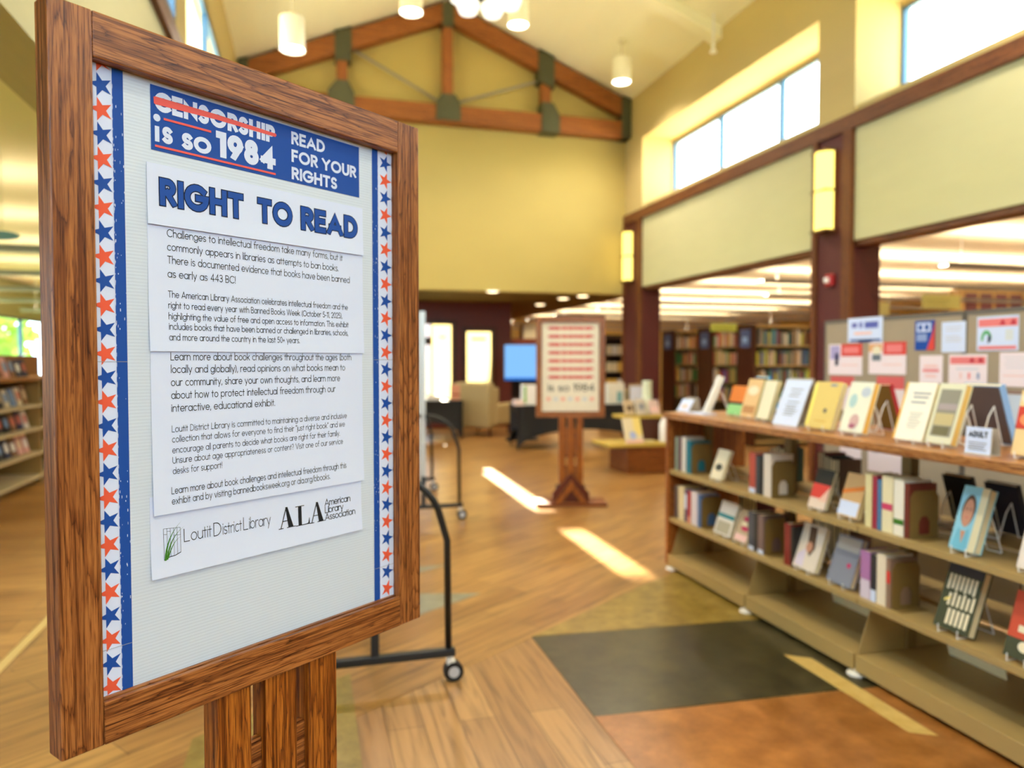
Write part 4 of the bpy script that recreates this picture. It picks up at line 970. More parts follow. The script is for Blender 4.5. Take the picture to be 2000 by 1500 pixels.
# --- lower shelf
spine_row('lower', ZBs, [(1318, 1324, .23, c(108, 96, 92), 'grey book nearest the end panel', None), (1325, 1336, .235, c(226, 212, 170), 'cream book second from the end panel', None), (1337, 1342, .225, c(96, 80, 116), 'purple book with a white spine patch', (.4, .85, PAPER)), (1343, 1349, .22, c(176, 50, 46), 'red book in the first group', (.0, .2, flat('peach_label', (220, 150, 120)))), (1350, 1362, .228, c(218, 212, 220), 'white book in the first group', None), (1363, 1368, .215, c(80, 120, 176), 'blue book beside the first bookend', None),
    (1462, 1473, .225, c(62, 70, 84), 'navy book in the dim middle', (.0, .1, PAPER)), (1474, 1480, .222, c(20, 20, 24), 'thin black book in the dim middle', None), (1481, 1492, .228, c(120, 96, 92), 'mauve book in the dim middle', (.0, .1, PAPER)),
    (1533, 1545, .23, c(128, 24, 22), 'deep red book in the dark gap', None), (1546, 1551, .22, c(20, 14, 14), 'wide black book in the dark gap', None),
    (1683, 1702, .225, c(176, 120, 176), 'purple flowered book', (.0, .4, LILAC)), (1703, 1714, .22, c(46, 44, 50), 'charcoal book with a white base', (.0, .25, PAPER)), (1715, 1733, .235, c(236, 224, 200), 'white book beside the red-marked book', None), (1734, 1742, .225, c(150, 120, 100), 'brown book with a red mark', (.5, .75, RED))])
bookend('khaki bookend after the blue book on the lower shelf', 1372, ZBs); bookend('khaki bookend in the dim middle of the lower shelf', 1497, ZBs); bookend('khaki bookend after the red-marked book on the lower shelf', 1748, ZBs)
faced('white book with a teal band, facing out on the lower shelf', 2.54, 1393, 1424, 1038, ZBs, .215, .02, flat('cover_pearl', (226, 222, 216)), [('r', 0, .5, 1, .62, TEAL), ('r', .1, .05, .9, .4, flat('cover_dapple', (176, 170, 150)))], tilt=19)
faced('dim cream book with magenta spots, facing out on the lower shelf', 2.54, 1430, 1458, 1058, ZBs, .2, .02, flat('cover_dim', (190, 170, 140)), [('e', .6, .74, .25, .08, MAGENTA), ('e', .6, .44, .25, .07, MAGENTA), ('e', .5, .58, .2, .06, CREAMP), ('r', .1, .05, .9, .25, PINKP)], tilt=19)
faced('white book with a long-haired figure on its cover, on the lower shelf', 2.53, 1547, 1590, 1112, ZBs, .245, .03, flat('cover_haze', (222, 210, 196)), [('p', [(.3, .95), (.62, .95), (.75, .5), (.6, .3), (.42, .45)], BROWNP), ('e', .5, .5, .14, .12, SKIN), ('p', [(.05, .05), (.45, .05), (.4, .45), (.1, .3)], LILAC)], tilt=19)
faced('blue-grey book with a small pink spot, on the lower shelf', 2.53, 1613, 1660, 1142, ZBs, .245, .03, flat('cover_bluegrey', (128, 132, 148)), [('r', .05, .7, .95, .96, flat('cover_cloud', (176, 172, 168))), ('e', .72, .42, .08, .05, MAGENTA)], tilt=19)
o = faced('dark green book with large cream lettering, on the lower shelf', 2.53, 1822, 1890, 1222, ZBs, .27, .04, DKGREEN, [('r', .0, .86, 1, 1, flat('cover_charcoal', (58, 54, 56)))] + [('r', .10 + k * .12, .60 + (k % 2) * .02, .17 + k * .12, .84, CREAMP) for k in range(7)] + [('r', .22 + k * .13, .36, .29 + k * .13, .55 + (k % 2) * .03, CREAMP) for k in range(6)] + [('r', .3 + k * .13, .08, .38 + k * .13, .32, CREAMP) for k in range(5)] + [('p', [(.12, .4), (.28, .46), (.28, .5), (.12, .44)], flat('cover_gold', (244, 220, 130)))], tilt=19)  # darker grey band along the top of the cover
faced('orange-red book at the right edge of the photo on the lower shelf', 2.53, 1958, 2020, 1280, ZBs, .25, .035, flat('cover_coral', (206, 84, 58)), [('r', 0, 0, 1, .3, DKGREEN), ('r', .3, .4, .9, .5, CREAMP), ('e', .6, .2, .2, .08, CREAMP), ('r', .45, .66, .75, .8, flat('cover_brick', (160, 50, 40)))], tilt=16)
def rear(shelf, z, ya, yb, cols, where):
    y = yb; k = 0; rr = random.Random(int(ya * 100 + z * 10))
    while y - .045 > ya:
        t = rr.uniform(.026, .045); cn, col = cols[k % len(cols)]; h = rr.uniform(.2, .24)
        mb = MB().box(-.15, 0, -t / 2, -t / 2 + .003, 0, h).box(-.15, 0, t / 2 - .003, t / 2, 0, h).box(-.003, 0, -t / 2 + .003, t / 2 - .003, 0, h)
        o = mb.build('book', M(col, .5)); MB().box(-.146, -.003, -t / 2 + .003, t / 2 - .003, .003, h - .004).build('page_block', PAGES, o)
        o.location = (3.07, y - t / 2, z + .0005)
        tag(o, '%s book on the far side of the %s shelf, %s' % (cn, shelf, where), 'book', 'books on the far side of the low bookcase'); y -= t + .001; k += 1
DC = [('dark brown', (90, 60, 40)), ('tan', (176, 140, 90)), ('maroon', (90, 26, 26)), ('dark green', (40, 60, 44)), ('black', (24, 22, 22)), ('cream', (210, 194, 150))]
rear('upper', ZA, 4.0, 4.2, DC, 'behind the brick-red group'); rear('upper', ZA, 3.5, 3.72, DC[1:] + DC[:1], 'left of the black-red book'); rear('lower', ZBs, 4.3, 4.55, DC[3:] + DC[:3], 'behind the first group'); rear('lower', ZBs, 3.4, 3.76, DC[4:] + DC[:4], 'behind the dark gap'); rear('lower', ZBs, 2.2, 2.42, DC, 'behind the lettered book')
# added pale sheets for the sun-lit patches seen through the lowest shelf
for i, (y, w, lb) in enumerate(((3.42, .3, 'added cream sheet for a lit patch behind the lowest shelf, nearest the end panel'), (2.62, .3, 'added cream sheet for a lit patch behind the lowest shelf, in the middle'), (1.52, .4, 'added cream sheet for a lit patch behind the lowest shelf, nearest the visitor'))):
    o = MB().box(0, .004, -w / 2, w / 2, 0, .2).build('lit_patch_sheet', M((240, 226, 180), .7)); tag(o, lb, 'lit patch'); tilted(o, (2.92, y, .1065), 0, -.25)

# ------------------------------------------------------------------ grey fabric display wall with pinned papers
PX = 3.6
dp = empty('bulletin_divider', (PX, 2.8, 0)); tag(dp, 'grey fabric display wall standing behind the low bookcase', 'display panel')
for i, (a, b) in enumerate(((3.36, 4.53), (2.18, 3.35), (1.0, 2.17))):
    MB().box(0, .05, a - 2.8 + .012, b - 2.8 - .012, .12, 1.755).build('fabric_panel', GREYFAB, dp, bevel=.004)
    f = MB(); f.box(-.002, .052, a - 2.8, b - 2.8, 1.755, 1.78); f.box(-.002, .052, a - 2.8, a - 2.8 + .012, .02, 1.755); f.box(-.002, .052, b - 2.8 - .012, b - 2.8, .02, 1.755); f.build('panel_frame', M((104, 96, 86), .5), dp)
    MB().box(-.18, .23, a - 2.8 + .3, a - 2.8 + .34, 0, .02).build('foot', M((90, 84, 76), .5), dp)
def flyer(label, x0, y0, x1, y1, arts, mat=PAPER, name='flyer', X=PX - .0036):
    a, b = at_x(x0, (y0 + y1) / 2, X), at_x(x1, (y0 + y1) / 2, X); xm = (x0 + x1) / 2
    zt, zb = at_x(xm, y0, X).z, at_x(xm, y1, X).z; w, h = a.y - b.y, zt - zb
    o = MB().box(0, .001, -w / 2, w / 2, 0, h).build(name, mat); tag(place(o, (X, (a.y + b.y) / 2, zb)), label, 'pinned paper', 'papers pinned to the display wall'); cover_art(o, arts, w, h)
PK = flat('paper_blush', (240, 224, 228), .7); HDR = flat('header_rose', (232, 128, 128)); DRED = flat('sign_dark_red', (190, 40, 60))
flyer('white paper with blue lettering and blue ribbon foot, top left of the display wall', 1656, 620, 1724, 668, [('r', .12, .6, .28, .8, flat('ink_violet', (110, 116, 190))), ('r', .34, .58, .44, .82, flat('ink_violet2', (120, 126, 196))), ('r', .5, .56, .88, .82, flat('ink_violet3', (96, 104, 184))), ('r', .2, .3, .7, .42, PINKP), ('r', .08, .04, .95, .12, BLUE), ('p', [(.35, .0), (.7, .0), (.8, .1), (.25, .1)], BLUE)])
flyer('paper with a red corner and blue figure, at the left of the display wall', 1619, 672, 1684, 732, [('r', .38, .6, 1, 1, RED), ('r', .45, .7, .9, .9, HDR), ('r', .05, .5, .34, .95, flat('fig_lilac', (170, 160, 206))), ('r', .2, .3, .3, .7, NAVY), ('r', .4, .3, .9, .34, PINKP)], PK)
flyer('paper with a red corner and a small portrait, second row of the display wall', 1697, 668, 1770, 731, [('r', .4, .6, 1, 1, RED), ('r', .48, .68, .9, .92, HDR), ('r', .0, .7, .38, .95, flat('fig_orange', (226, 170, 120))), ('e', .22, .74, .12, .14, CREAMP), ('r', .1, .42, .34, .62, flat('fig_grey', (110, 120, 130))), ('r', .4, .28, .9, .32, PINKP)], PK)
flyer('blue and red poster with white letters, top row of the display wall', 1787, 626, 1826, 684, [('r', .1, .62, .8, .92, PAPER), ('r', .18, .68, .38, .86, BLUE), ('r', .5, .68, .7, .86, BLUE), ('p', [(.6, .0), (1, .0), (1, 1), (.9, .6)], RED), ('r', .1, .3, .62, .55, flat('steel_blue', (140, 160, 206)))], BLUE)
flyer('plain white paper with grey print, top row of the display wall', 1839, 628, 1886, 688, lines(.15, .85, (.8, .7, .5, .42, .34), flat('grey_print', (206, 204, 212)), .03))
flyer('white paper with a red heading and green swirl, top row at the right', 1908, 617, 1990, 685, [('r', .04, .7, .98, .93, HDR), ('p', [(.55, .74), (.7, .74), (.63, .92)], DRED), ('p', [(.8, .74), (.95, .74), (.88, .92)], DRED), ('r', .05, .04, .95, .14, HDR), ('p', arc(.24, .36, .13, .24, 0, 200) + arc(.24, .36, .07, .13, 200, 0), flat('swirl_green', (96, 176, 110))), ('p', [(.28, .2), (.36, .3), (.34, .5), (.28, .4)], NAVY), ('r', .7, .3, .88, .6, flat('grey_block', (214, 220, 224)))])
flyer('small white paper with faint red lettering, second row of the display wall', 1796, 694, 1841, 748, [('r', .15, .4, .85, .5, HDR), ('r', .2, .55, .8, .66, PINKP), ('r', .25, .2, .75, .3, PINKP)], PK)
flyer('white paper with a red heading and two dark red peaks, second row', 1853, 692, 1928, 752, [('r', .04, .68, .96, .92, HDR), ('p', [(.54, .74), (.7, .74), (.62, .92)], DRED), ('p', [(.76, .74), (.92, .74), (.84, .92)], DRED), ('r', .2, .5, .8, .54, flat('print_haze', (200, 206, 216))), ('r', .3, .2, .36, .4, PINKP), ('r', .52, .2, .58, .4, HDR), ('r', .75, .2, .82, .4, flat('print_dusk', (150, 160, 190)))], PK)
flyer('white paper of grey print cut by the right edge of the photo', 1952, 688, 2030, 756, lines(.12, .9, (.84, .74, .64, .54), flat('grey_print2', (212, 208, 216)), .03) + [('r', .1, .3, .9, .34, PINKP)], PK)
flyer('red-headed paper half hidden behind the yellow book', 1622, 735, 1668, 800, [('r', 0, .7, 1, 1, flat('header_red2', (214, 96, 96)))], PK)
flyer('red-headed paper behind the flower-patterned book', 1712, 735, 1766, 800, [('r', 0, .62, 1, 1, flat('header_red3', (216, 100, 100)))], PK)
flyer('pale blue paper behind the dark brown book at the right', 1944, 764, 2030, 830, [('r', 0, .9, 1, 1, flat('brown_bar', (150, 120, 110)))], flat('paper_blue', (206, 218, 236), .7))
flyer('white paper low on the display wall, seen through the bookcase gap at the left', 1640, 862, 1682, 925, [('r', .3, .05, 1, .2, flat('header_red4', (226, 110, 104)))], PK)
flyer('white paper with a grey photo low on the display wall, seen through the bookcase gap', 1695, 862, 1765, 925, [('r', .1, .6, .3, .9, GREYP)], PK)
# ------------------------------------------------------------------ mobile divider panels on black wheeled feet
def divider(loc, label, L, posters):
    e = empty('mobile_divider', loc); tag(e, label, 'mobile panel', 'wheeled divider panels')
    MB().box(-.02, .02, 0, L, .3, 1.93).build('panel', M((214, 216, 214), .5), e, bevel=.004)
    mb = MB(); mb.box(-.026, .026, -.018, 0, .28, 1.95); mb.box(-.026, .026, L, L + .018, .28, 1.95); mb.box(-.026, .026, 0, L, 1.93, 1.95); mb.box(-.026, .026, 0, L, .28, .3); mb.build('panel_frame', M((196, 200, 200), .35, .4), e)
    for k, y in enumerate((-.04, L + .04)):
        MB().box(-.37, .37, y - .02, y + .02, .118, .155).build('foot_bar', BLACK, e, bevel=.004)
        MB().box(-.018, .018, y - .018, y + .018, .155, .42).build('post', BLACK, e)
        for s in (-1, 1):
            mb = MB(); mb.tube([(s * .02, y, .985)] + [(s * (.02 + .29 * math.sin(a)), y, .72 + .265 * math.cos(a)) for a in [math.pi / 2 * i / 9 for i in range(1, 9)]] + [(s * .335, y, .66), (s * .34, y, .15)], .0165, 8)
            mb.build('curved_brace', BLACK, e, smooth=True)
            c = MB(); c.box(s * .35 - .018, s * .35 + .018, y - .02, y + .02, .06, .1); c.cyl((s * .35, y, .1), (s * .35, y, .12), .012)
            w = c.build('caster', WHITE, e)
            q = MB(); q.cyl((s * .35 + .012, y - .024, .046), (s * .35 + .012, y + .024, .046), .046, n=18); q.build('tyre', RUBBER, w)
            q = MB(); q.cyl((s * .35 + .012, y - .027, .046), (s * .35 + .012, y + .027, .046), .026, n=14); q.build('hub', M((190, 196, 206), .35, .3), w)
    for i, (y, z, w_, h_, m) in enumerate(posters):
        o = MB().box(0, .001, -w_ / 2, w_ / 2, 0, h_).build('flyer', m); tag(place(o, (loc[0] + .021, loc[1] + y, z)), '%s paper taped near the front edge of the farther wheeled divider panel' % ['pink', 'pale blue', 'white'][i], 'pinned paper')
divider((.285, 3.4, 0), 'wheeled divider panel with black curved feet, close behind the foreground sign', 1.5, [])
divider((1.03, 6.82, 0), 'wheeled divider panel with black curved feet, farther back by the sun streak', 1.5, [(.25, 1.2, .3, .34, PINKP), (.25, .84, .3, .3, flat('note_blue', (190, 210, 240))), (.62, 1.3, .3, .34, PAPER)])

# ------------------------------------------------------------------ tables in black stretch cloths
def cloth_table(loc, rz, L, W, label):
    e = empty('cloth_table', loc, rz); tag(e, label, 'table', 'tables under black stretch cloths')
    h = .74; H = M((12, 12, 13), .7)
    MB().box(-L / 2, L / 2, -W / 2, W / 2, h - .03, h).build('tabletop', H, e, bevel=.01)
    pts = []
    def sidepts(a, b, n):
        for i in range(n):
            k = i / n; pts.append((a[0] + (b[0] - a[0]) * k, a[1] + (b[1] - a[1]) * k, 4 * k * (1 - k), n))
    cs = [(-L / 2, -W / 2), (L / 2, -W / 2), (L / 2, W / 2), (-L / 2, W / 2)]
    for i in range(4): sidepts(cs[i], cs[(i + 1) % 4], 14 if i % 2 == 0 else 8)
    mb = MB(); vs = []; n = len(pts); R_ = 8
    for r in range(R_ + 1):
        k = r / R_
        for x, y, m, _n in pts:
            zb = .03 + .3 * m ** .6; z = (h - .01) + (zb - (h - .01)) * k; q = 1.004 - (.05 * m + .01) * math.sin(math.pi * min(1, k)) - .06 * k * m
            vs.append((x * q, y * q, z))
    mb.add(vs, [(r * n + i, r * n + (i + 1) % n, (r + 1) * n + (i + 1) % n, (r + 1) * n + i) for r in range(R_) for i in range(n)])
    mb.build('stretch_cloth', H, e, smooth=True)
    for sx in (-1, 1):
        for sy in (-1, 1): MB().cyl((sx * (L / 2 - .03), sy * (W / 2 - .03), 0), (sx * (L / 2 - .03), sy * (W / 2 - .03), h - .03), .018, n=8).build('leg', BLACK, e)
cloth_table((4.55, 12.0, 0), -.1, 2.35, .75, 'long table under a black stretch cloth behind the middle distance easel')
cloth_table((2.15, 13.9, 0), .05, 1.3, .7, 'table under a black stretch cloth below the bright narrow window')
def box_item(name, label, cat, px, py, Y, w, d, h, mat, z=.741, extra=()):
    p = at_y(px, py, Y)
    o = MB().box(-w / 2, w / 2, -d / 2, d / 2, 0, h).build(name, mat, bevel=.003); tag(place(o, (p.x, Y, z)), label, cat)
    for nm, x0, x1, z0, z1, m in extra: MB().box(x0 * w - w / 2, x1 * w - w / 2, -d / 2 - .002, -d / 2, z0 * h, z1 * h).build(nm, m, o)
    return o
box_item('carton', 'white carton with a green edge on the black table, left of the easel', 'carton', 1032, 780, 11.95, .22, .2, .34, WHITE, extra=[('green_stripe', 0, .2, .1, .95, flat('carton_green', (120, 180, 60)))])
box_item('paper_stack', 'low pale paper stack at the left end of the black table', 'papers', 1012, 795, 11.85, .15, .2, .09, M((230, 210, 206), .6))
box_item('carton', 'white carton with a teal picture on the black table, right of the easel', 'carton', 1199, 780, 11.85, .3, .2, .36, M((226, 222, 206), .6), extra=[('picture', .55, .85, .1, .6, flat('carton_teal', (120, 170, 170)))])
box_item('notice', 'framed white notice standing on the right half of the black table', 'notice', 1241, 768, 11.75, .28, .04, .34, M((150, 130, 96), .5), extra=[('notice_sheet', .1, .9, .08, .9, flat('notice_paper', (222, 226, 240)))])
box_item('tan_box', 'tan box beside the framed notice on the black table', 'box', 1221, 780, 11.95, .12, .2, .24, M((196, 176, 136), .6))
box_item('gift_box', 'small red and pink box at the right edge of the narrow window', 'box', 889, 768, 13.85, .16, .14, .28, M((196, 134, 104), .6), extra=[('dark_band', 0, 1, .3, .42, flat('gift_band', (140, 50, 30)))])
box_item('paper_stack', 'low white paper stack on the black table below the narrow window', 'papers', 848, 793, 13.75, .24, .2, .1, M((214, 206, 196), .6))
# ------------------------------------------------------------------ wing armchair
p = at_z(952, 848, 0)
ac = empty('armchair', (3.45, 14.5, 0), .8); tag(ac, 'beige upholstered armchair in front of the far window', 'armchair')
UP = M((166, 146, 104), .85, spec=.1)
def cushion(nm, x0, x1, y0, y1, z0, z1, b=.06):
    o = MB().box(x0, x1, y0, y1, z0, z1).build(nm, UP, ac, bevel=b); o.modifiers[0].segments = 4; o.modifiers[0].harden_normals = False; return o
cushion('seat', -.3, .42, -.3, .3, .26, .46); cushion('backrest', -.52, -.3, -.42, .42, .16, 1.06); cushion('armrest', -.32, .42, -.46, -.3, .2, .64); cushion('armrest', -.32, .42, .3, .46, .2, .64)
cushion('wing', -.36, -.16, -.44, -.34, .6, .96, .04); cushion('wing', -.36, -.16, .34, .44, .6, .96, .04)
for x in (-.4, .34):
    for y in (-.36, .36): MB().cyl((x, y, 0), (x, y, .22), .022, .03, 8).build('leg', DARK_WOOD, ac)
# ------------------------------------------------------------------ screen on a stand
p = at_y(1019, 708, 13.3)
tv = empty('display_screen', (p.x, 13.3, 0), -.25); tag(tv, 'lit light blue screen on a dark stand left of the middle distance easel', 'screen')
MB().box(-.34, .34, -.03, .03, 1.1, 1.8).build('housing', BLACK, tv, bevel=.01)
s = MB().box(-.32, .32, -.036, -.03, 1.17, 1.78).build('screen', emit('screen_glow', (130, 188, 250), .95), tv); MB().box(-.32, .32, -.037, -.031, 1.12, 1.17).build('task_bar', emit('screen_bar', (50, 120, 210), .8), tv)
MB().cyl((0, 0, .04), (0, 0, 1.1), .035).build('post', BLACK, tv); MB().box(-.3, .3, -.25, .25, 0, .04).build('base', BLACK, tv, bevel=.01)
# ------------------------------------------------------------------ low wooden step display with books
p = at_z(1266, 925, 0)
st = empty('step_display', (p.x, p.y + .3, 0)); tag(st, 'low stepped wooden display unit beyond the end of the low bookcase', 'display unit')
LAM = M((196, 168, 76), .4)
MB().box(-.3, .36, -.3, .3, 0, .36).build('lower_box', oak('step_oak', 'x', light=(156, 92, 36), mid=(134, 74, 26), rough=.4), st, bevel=.004); MB().box(-.56, .38, -.34, .32, .36, .4).build('lower_top', LAM, st, bevel=.004)
MB().box(0, .34, .0, .3, .4, .71).build('upper_box', M((70, 28, 14), .5), st); MB().box(-.25, .36, -.04, .32, .71, .75).build('upper_top', LAM, st, bevel=.004)
sx, sy = p.x, p.y + .3
def stepbook(label, x, y, z, w, h, t, m, arts, tilt=18):
    o = book_body('book', w, h, t, m); tag(o, label, 'book', 'books on the stepped display'); tilted(o, (x, y, z + t * math.sin(math.radians(tilt)) + .004), math.pi / 2 + .15, math.radians(tilt)); cover_art(o, arts, w, h)
stepbook('white and yellow picture book with a blue figure on the stepped display', sx - .18, sy - .28, .4, .27, .34, .02, CREAMP, [('r', .55, .3, 1, 1, flat('step_yellow', (246, 226, 140))), ('e', .45, .3, .2, .16, flat('step_blue', (180, 196, 240))), ('r', 0, 0, 1, .12, PINKP)])
stepbook('tan book on the upper step of the wooden display', sx - .12, sy - .0, .75, .14, .2, .03, flat('step_tan', (206, 184, 150)), [('r', .2, .3, .8, .6, BROWNP)]); stepbook('grey patterned book on the upper step of the wooden display', sx + .06, sy - .0, .75, .16, .22, .03, flat('step_grey', (206, 196, 180)), [('r', .2, .3, .8, .7, GREYP)]); stepbook('pink-edged book on the upper step, nearest the low bookcase', sx + .25, sy - .0, .75, .15, .2, .03, flat('step_rose', (220, 196, 190)), [('r', .1, .2, .9, .5, PINKP)])
e = empty('bottle', (sx + .27, sy - .22, .4005)); tag(e, 'white bottle on the lower step beside the low bookcase', 'bottle'); MB().lathe([(.06, 0), (.065, .02), (.065, .24), (.04, .3), (.025, .31)], 16).build('bottle_body', WHITE, e, smooth=True); MB().lathe([(.028, .31), (.028, .35)], 12).build('cap', M((214, 196, 196), .5), e)
e = empty('vase', (sx + .22, sy + .2, .7505)); tag(e, 'tall pale green vase on the upper step, behind the books', 'vase'); MB().lathe([(.09, 0), (.12, .04), (.12, .12), (.07, .2), (.065, .42), (.07, .46)], 16).build('vase_body', M((206, 216, 190), .4), e, smooth=True)
o = MB().lathe([(.06, 0), (.08, .02), (.08, .03), (.05, .03)], 14).build('small_dish', M((222, 206, 150), .4)); tag(place(o, (sx + .05, sy - .22, .4005)), 'small pale dish on the lower step', 'dish')
# ------------------------------------------------------------------ book stacks in the right-hand aisle
ORD = 'first second third fourth fifth sixth seventh eighth ninth tenth eleventh twelfth thirteenth fourteenth fifteenth sixteenth seventeenth eighteenth nineteenth twentieth'.split()
def ordinal(n):
    if n < 20: return ORD[n]
    return 'twenty-' + ORD[n - 20] if n < 29 else ('thirtieth' if n == 29 else 'thirty-' + ORD[n - 30] if n < 39 else ('fortieth' if n == 39 else 'forty-' + ORD[n - 40]))
rb = random.Random(11)
PAL = {'far': [('cream', (222, 206, 168)), ('tan', (196, 170, 124)), ('white', (228, 220, 204)), ('orange', (200, 120, 70)), ('green', (80, 140, 84)), ('brown', (120, 92, 70)), ('rose', (206, 150, 140)), ('yellow', (214, 190, 104))],
       'middle': [('cream', (226, 208, 176)), ('rose', (206, 120, 112)), ('white', (230, 220, 210)), ('tan', (204, 172, 130)), ('green', (120, 150, 100)), ('purple', (132, 104, 160)), ('red', (186, 74, 66)), ('yellow', (216, 190, 110))],
       'near': [('navy', (40, 46, 60)), ('teal', (52, 120, 112)), ('grey', (140, 140, 134)), ('black', (30, 30, 34)), ('white', (214, 208, 198)), ('blue', (80, 110, 150)), ('brown', (110, 88, 62)), ('maroon', (110, 40, 44)), ('lime', (180, 190, 70)), ('tan', (180, 150, 110))]}
LV = [(.73, 'fourth'), (1.07, 'third'), (1.41, 'second'), (1.755, 'top')]
SX0 = 7.4
def stack(which, y0, xe, xbooks, fillers):
    e = empty('book_stack', (SX0, y0, 0)); tag(e, 'tall brown book stack in the right-hand aisle, %s row' % {'far': 'farthest', 'middle': 'middle', 'near': 'nearest'}[which], 'bookshelf', 'book stacks in the right-hand aisle')
    L = xe - SX0
    MB().box(0, .04, 0, .54, 0, 2.12).build('end_panel', DARK_WOOD, e, bevel=.004)
    MB().box(.04, L, .25, .29, 0, 2.08).build('back_panel', M((96, 78, 44), .6), e)
    MB().box(.04, L, .0, .54, 2.06, 2.1).build('canopy_top', M((170, 140, 86), .5), e)
    for z, _ in LV + [(.39, ''), (.08, '')]:
        for ya in (.0, .29): MB().box(.04, L, ya, ya + .25, z - .025, z).build('shelf_board', M((176, 150, 98), .5), e)
    g = MB().box(-.006, 0, .12, .42, 1.72, 2.03).build('range_sign', M((92, 104, 140), .4), e); g['label'] = 'blue-grey range sign'
    MB().box(-.008, -.006, .2, .34, 1.8, 1.9).build('sign_picture', M((170, 196, 226), .4), g)
    for z, lv in LV:
        x = SX0 + .05; i = 0
        single = which == 'near' and lv != 'fourth' or which == 'middle' and lv in ('top', 'second')
        while x < (xe - .06 if which == 'near' else xbooks):
            k = rb.randrange(len(PAL[which])); cn, col = PAL[which][k]; t = rb.uniform(.03, .048); h = rb.uniform(.2, .285)
            if rb.random() < .06: x += t * 1.6; continue
            if single and x < xbooks:
                o = MB().box(0, t - .002, 0, .004, 0, h).box(0, .003, .004, .17, 0, h).box(t - .005, t - .002, .004, .17, 0, h).box(.003, t - .005, .004, .165, .002, h - .004, 1).build('book', [M(col, .6), PAGES])
                o.location = (x, y0 + .012, z + .0005)
                tag(o, '%s book, %s from the end panel on the %s shelf of the %s stack' % (cn, ordinal(i), lv, which + ('est' if which == 'near' else '')), 'book', 'books in the tall stacks')
            else: REST.box(x, x + t - .002, y0 + .012, y0 + .18, z + .0005, z + h, RESTC.setdefault(col, len(RESTC)))
            x += t; i += 1
REST = MB(); RESTC = {}
stack('near', 11.1, 9.9, 8.85, True); stack('middle', 12.48, 9.9, 8.1, False); stack('far', 13.98, 9.9, 8.02, False)
o = REST.build('distant_books', [M(cc, .6) for cc in RESTC]); tag(o, 'small mixed books filling the rest of the tall stacks', 'books', kind='stuff')
def hang_sign(name, label, px0, py0, px1, py1, Y, mat, zc, bars=()):
    a, b = at_y(px0, py0, Y), at_y(px1, py1, Y); e = empty(name, ((a.x + b.x) / 2, Y, b.z)); tag(e, label, 'hanging sign'); w, h = b.x - a.x, a.z - b.z
    MB().box(-w / 2, w / 2, -.015, .015, 0, h).build('sign_panel', mat, e, bevel=.003)
    for k in (-.4, .4): MB().cyl((k * w, 0, h), (k * w, 0, zc - b.z), .004, n=6).build('cord', WHITE, e)
    for x0, x1, z0, z1, m in bars: MB().box(x0 * w - w / 2, x1 * w - w / 2, -.017, -.015, z0 * h, z1 * h).build('sign_stripe', m, e)
hang_sign('hanging_sign', 'lime green hanging sign over the middle book stack', 1388, 631, 1438, 648, 12.0, M((206, 214, 96), .5), 3.25, [(.1, .9, .35, .55, flat('lime_print', (160, 172, 60)))])
hang_sign('hanging_sign', 'pale green hanging sign seen above the display wall', 1802, 575, 1874, 604, 9.6, M((206, 212, 140), .5), 3.25, [(.08, .7, .55, .65, flat('sage_print', (176, 180, 110))), (.08, .6, .3, .4, flat('sage_print2', (180, 184, 116)))])
hang_sign('hanging_sign', 'small pale green sign beside the nearer column above the display wall', 1715, 590, 1736, 616, 9.9, M((214, 218, 158), .5), 3.25)
# purple panels in a pale frame on a tall cabinet above the display wall
p0, p1 = at_y(1882, 568, 13.5), at_y(1998, 602, 13.5)
e = empty('framed_panels', ((p0.x + p1.x) / 2, 13.5, 0)); tag(e, 'tall cabinet with purple glass doors in pale frames, far above the display wall', 'cabinet')
w = p1.x - p0.x
MB().box(-w / 2, w / 2, 0, .4, 0, p0.z + .05).build('carcass', M((176, 146, 92), .5), e)
for k in range(4):
    a = -w / 2 + w * k / 4
    for j in range(4):
        z0 = .3 + (p0.z - .3) * j / 4; z1 = .3 + (p0.z - .3) * (j + 1) / 4 - .05
        MB().box(a + .05, a + w / 4 - .05, -.012, 0, z0, z1).build('purple_pane', M((96, 44, 62), .35), e)
# tall narrow paperback shelf left of the far column
p = at_y(1207, 720, 14.6)
ps = empty('paperback_shelf', (p.x, 14.6, 0)); tag(ps, 'tall dark shelf of colourful paperbacks left of the far column', 'bookshelf')
MB().box(-.32, -.28, 0, .3, 0, 2.05).build('side_panel', DARK_WOOD, ps); MB().box(.28, .32, 0, .3, 0, 2.05).build('side_panel', DARK_WOOD, ps); MB().box(-.28, .28, .27, .3, 0, 2.05).build('back_panel', M((40, 26, 16), .6), ps)
for k in range(6): MB().box(-.28, .28, 0, .27, .15 + k * .36, .17 + k * .36).build('shelf_board', DARK_WOOD, ps)
for k in range(2, 6):
    for j in range(4):
        cn, col = rb.choice([('pink', (226, 150, 140)), ('cream', (226, 210, 170)), ('yellow', (226, 180, 80)), ('rose', (206, 110, 104)), ('white', (226, 220, 210))])
        o = MB().box(0, .11, 0, .018, 0, .2).build('book', M(col, .6)); o.location = (p.x - .25 + j * .13, 14.62, .1705 + k * .36 - .36 + .0); o.location.z = .171 + (k - 1) * .36
        tag(o, '%s paperback, %s from the left on the %s level of the tall dark shelf' % (cn, ORD[j], {5: 'top', 4: 'second', 3: 'third', 2: 'fourth'}[k]), 'book', 'paperbacks on the tall dark shelf')
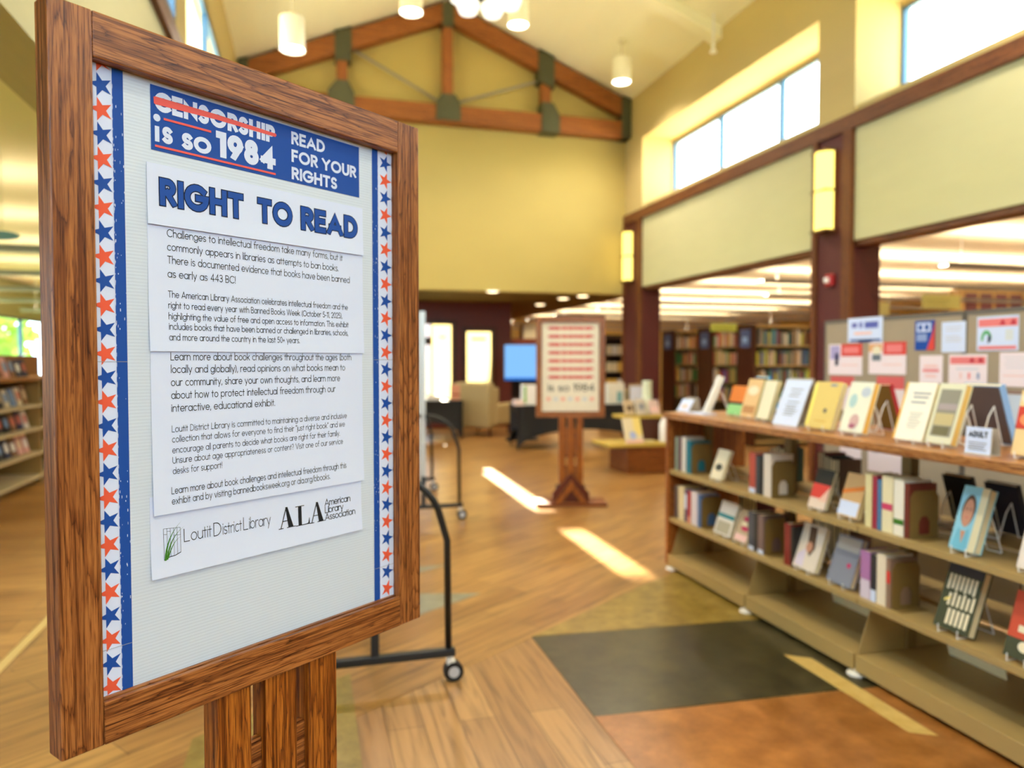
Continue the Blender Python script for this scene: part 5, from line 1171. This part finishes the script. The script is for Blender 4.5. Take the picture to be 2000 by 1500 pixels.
# things high beyond the screen
box_item('storage_cube', 'small white cube-shaped box on the tall dark shelf left of the easel', 'box', 1032, 640, 16.9, .34, .3, .36, M((226, 210, 170), .6), z=2.006)
p = at_y(1032, 660, 16.9)
ts = empty('tall_shelf', (p.x, 16.75, 0)); tag(ts, 'tall dark brown shelf behind the light blue screen', 'shelf')
MB().box(-.5, -.46, 0, .36, 0, 2.0).build('side_panel', DARK_WOOD, ts); MB().box(.46, .5, 0, .36, 0, 2.0).build('side_panel', DARK_WOOD, ts); MB().box(-.46, .46, .33, .36, 0, 2.0).build('back_panel', M((52, 34, 20), .6), ts)
for z in (.1, .55, 1.0, 1.45): MB().box(-.46, .46, 0, .33, z, z + .03).build('shelf_board', DARK_WOOD, ts)
MB().box(-.5, .5, 0, .36, 2.0, 2.005).build('top_board', M((120, 48, 22), .4), ts); MB().box(-.46, .46, -.01, 0, 1.8, 2.0).build('header_board', M((128, 52, 22), .45), ts)
# ------------------------------------------------------------------ left aisle: sloping-shelf bookcase with face-out books, hanging sign
LX = -3.1
lb = empty('aisle_bookcase', (LX, 9.4, 0)); tag(lb, 'wood-topped bookcase of face-out books at the left edge, under the window', 'bookcase')
LZ = [(.12, 'lowest'), (.40, 'third'), (.69, 'second'), (.97, 'upper')]
for y in (-2.2, -.75, .75, 2.2): MB().box(-.5, -.03, y - .015, y + .015, 0, 1.27).build('upright_panel', KHAKI, lb)
for z, _ in LZ: MB().box(-.5, 0, -2.2, 2.2, z - .03, z).build('shelf_board', M((206, 190, 150), .45), lb)
MB().box(-.55, .02, -2.25, 2.25, 1.26, 1.3).build('top_slab', SHELF_OAK, lb, bevel=.004); MB().box(-.52, -.48, -2.2, 2.2, .1, 1.56).build('back_panel', M((150, 96, 44), .5), lb)
rl = random.Random(5)
for z, lv in LZ[1:] + [(1.3, 'top')]:
    for j in range(9):
        cn, col = rl.choice([('navy', (40, 50, 84)), ('white', (226, 220, 210)), ('pink', (226, 170, 160)), ('blue', (110, 140, 180)), ('brown', (130, 92, 62)), ('orange', (220, 150, 90)), ('black', (34, 34, 40)), ('cream', (226, 210, 176))])
        w_, h_ = .15, rl.uniform(.2, .24)
        o = MB().box(-.02, 0, -w_ / 2, w_ / 2, 0, h_).build('book', M(col, .5)); o2 = MB().add([(.0007, -w_ * .35, h_ * .3), (.0007, w_ * .35, h_ * .3), (.0007, w_ * .35, h_ * .75), (.0007, -w_ * .35, h_ * .75)], [(0, 1, 2, 3)]).build('cover_art', M(rl.choice([(226, 200, 160), (120, 150, 190), (200, 110, 90), (236, 236, 230)]), .5), o, fix=False)
        tilted(o, (LX - .1, [8.30, 8.51, 8.79, 8.98, 9.17, 9.36, 9.55, 9.74, 9.93][j], z + .006), 0, -.25)
        tag(o, '%s face-out book, %s from the near end, %s shelf of the left aisle bookcase' % (cn, ORD[j], lv), 'book', 'face-out books in the left aisle')
p = at_y(4, 460, 7.6)
e = empty('hanging_sign', (p.x, 7.6, p.z)); tag(e, 'light blue hanging sign at the left edge under the aisle ceiling', 'hanging sign')
MB().prism(arc(0, 0, .14, .04, 0, 360, 20)[:-1], lambda a, b, h: (a, h, b), -.01, .01).build('sign_panel', M((120, 170, 214), .5), e)
MB().cyl((0, 0, .04), (0, 0, 3.4 - p.z), .004, n=6).build('cord', WHITE, e)
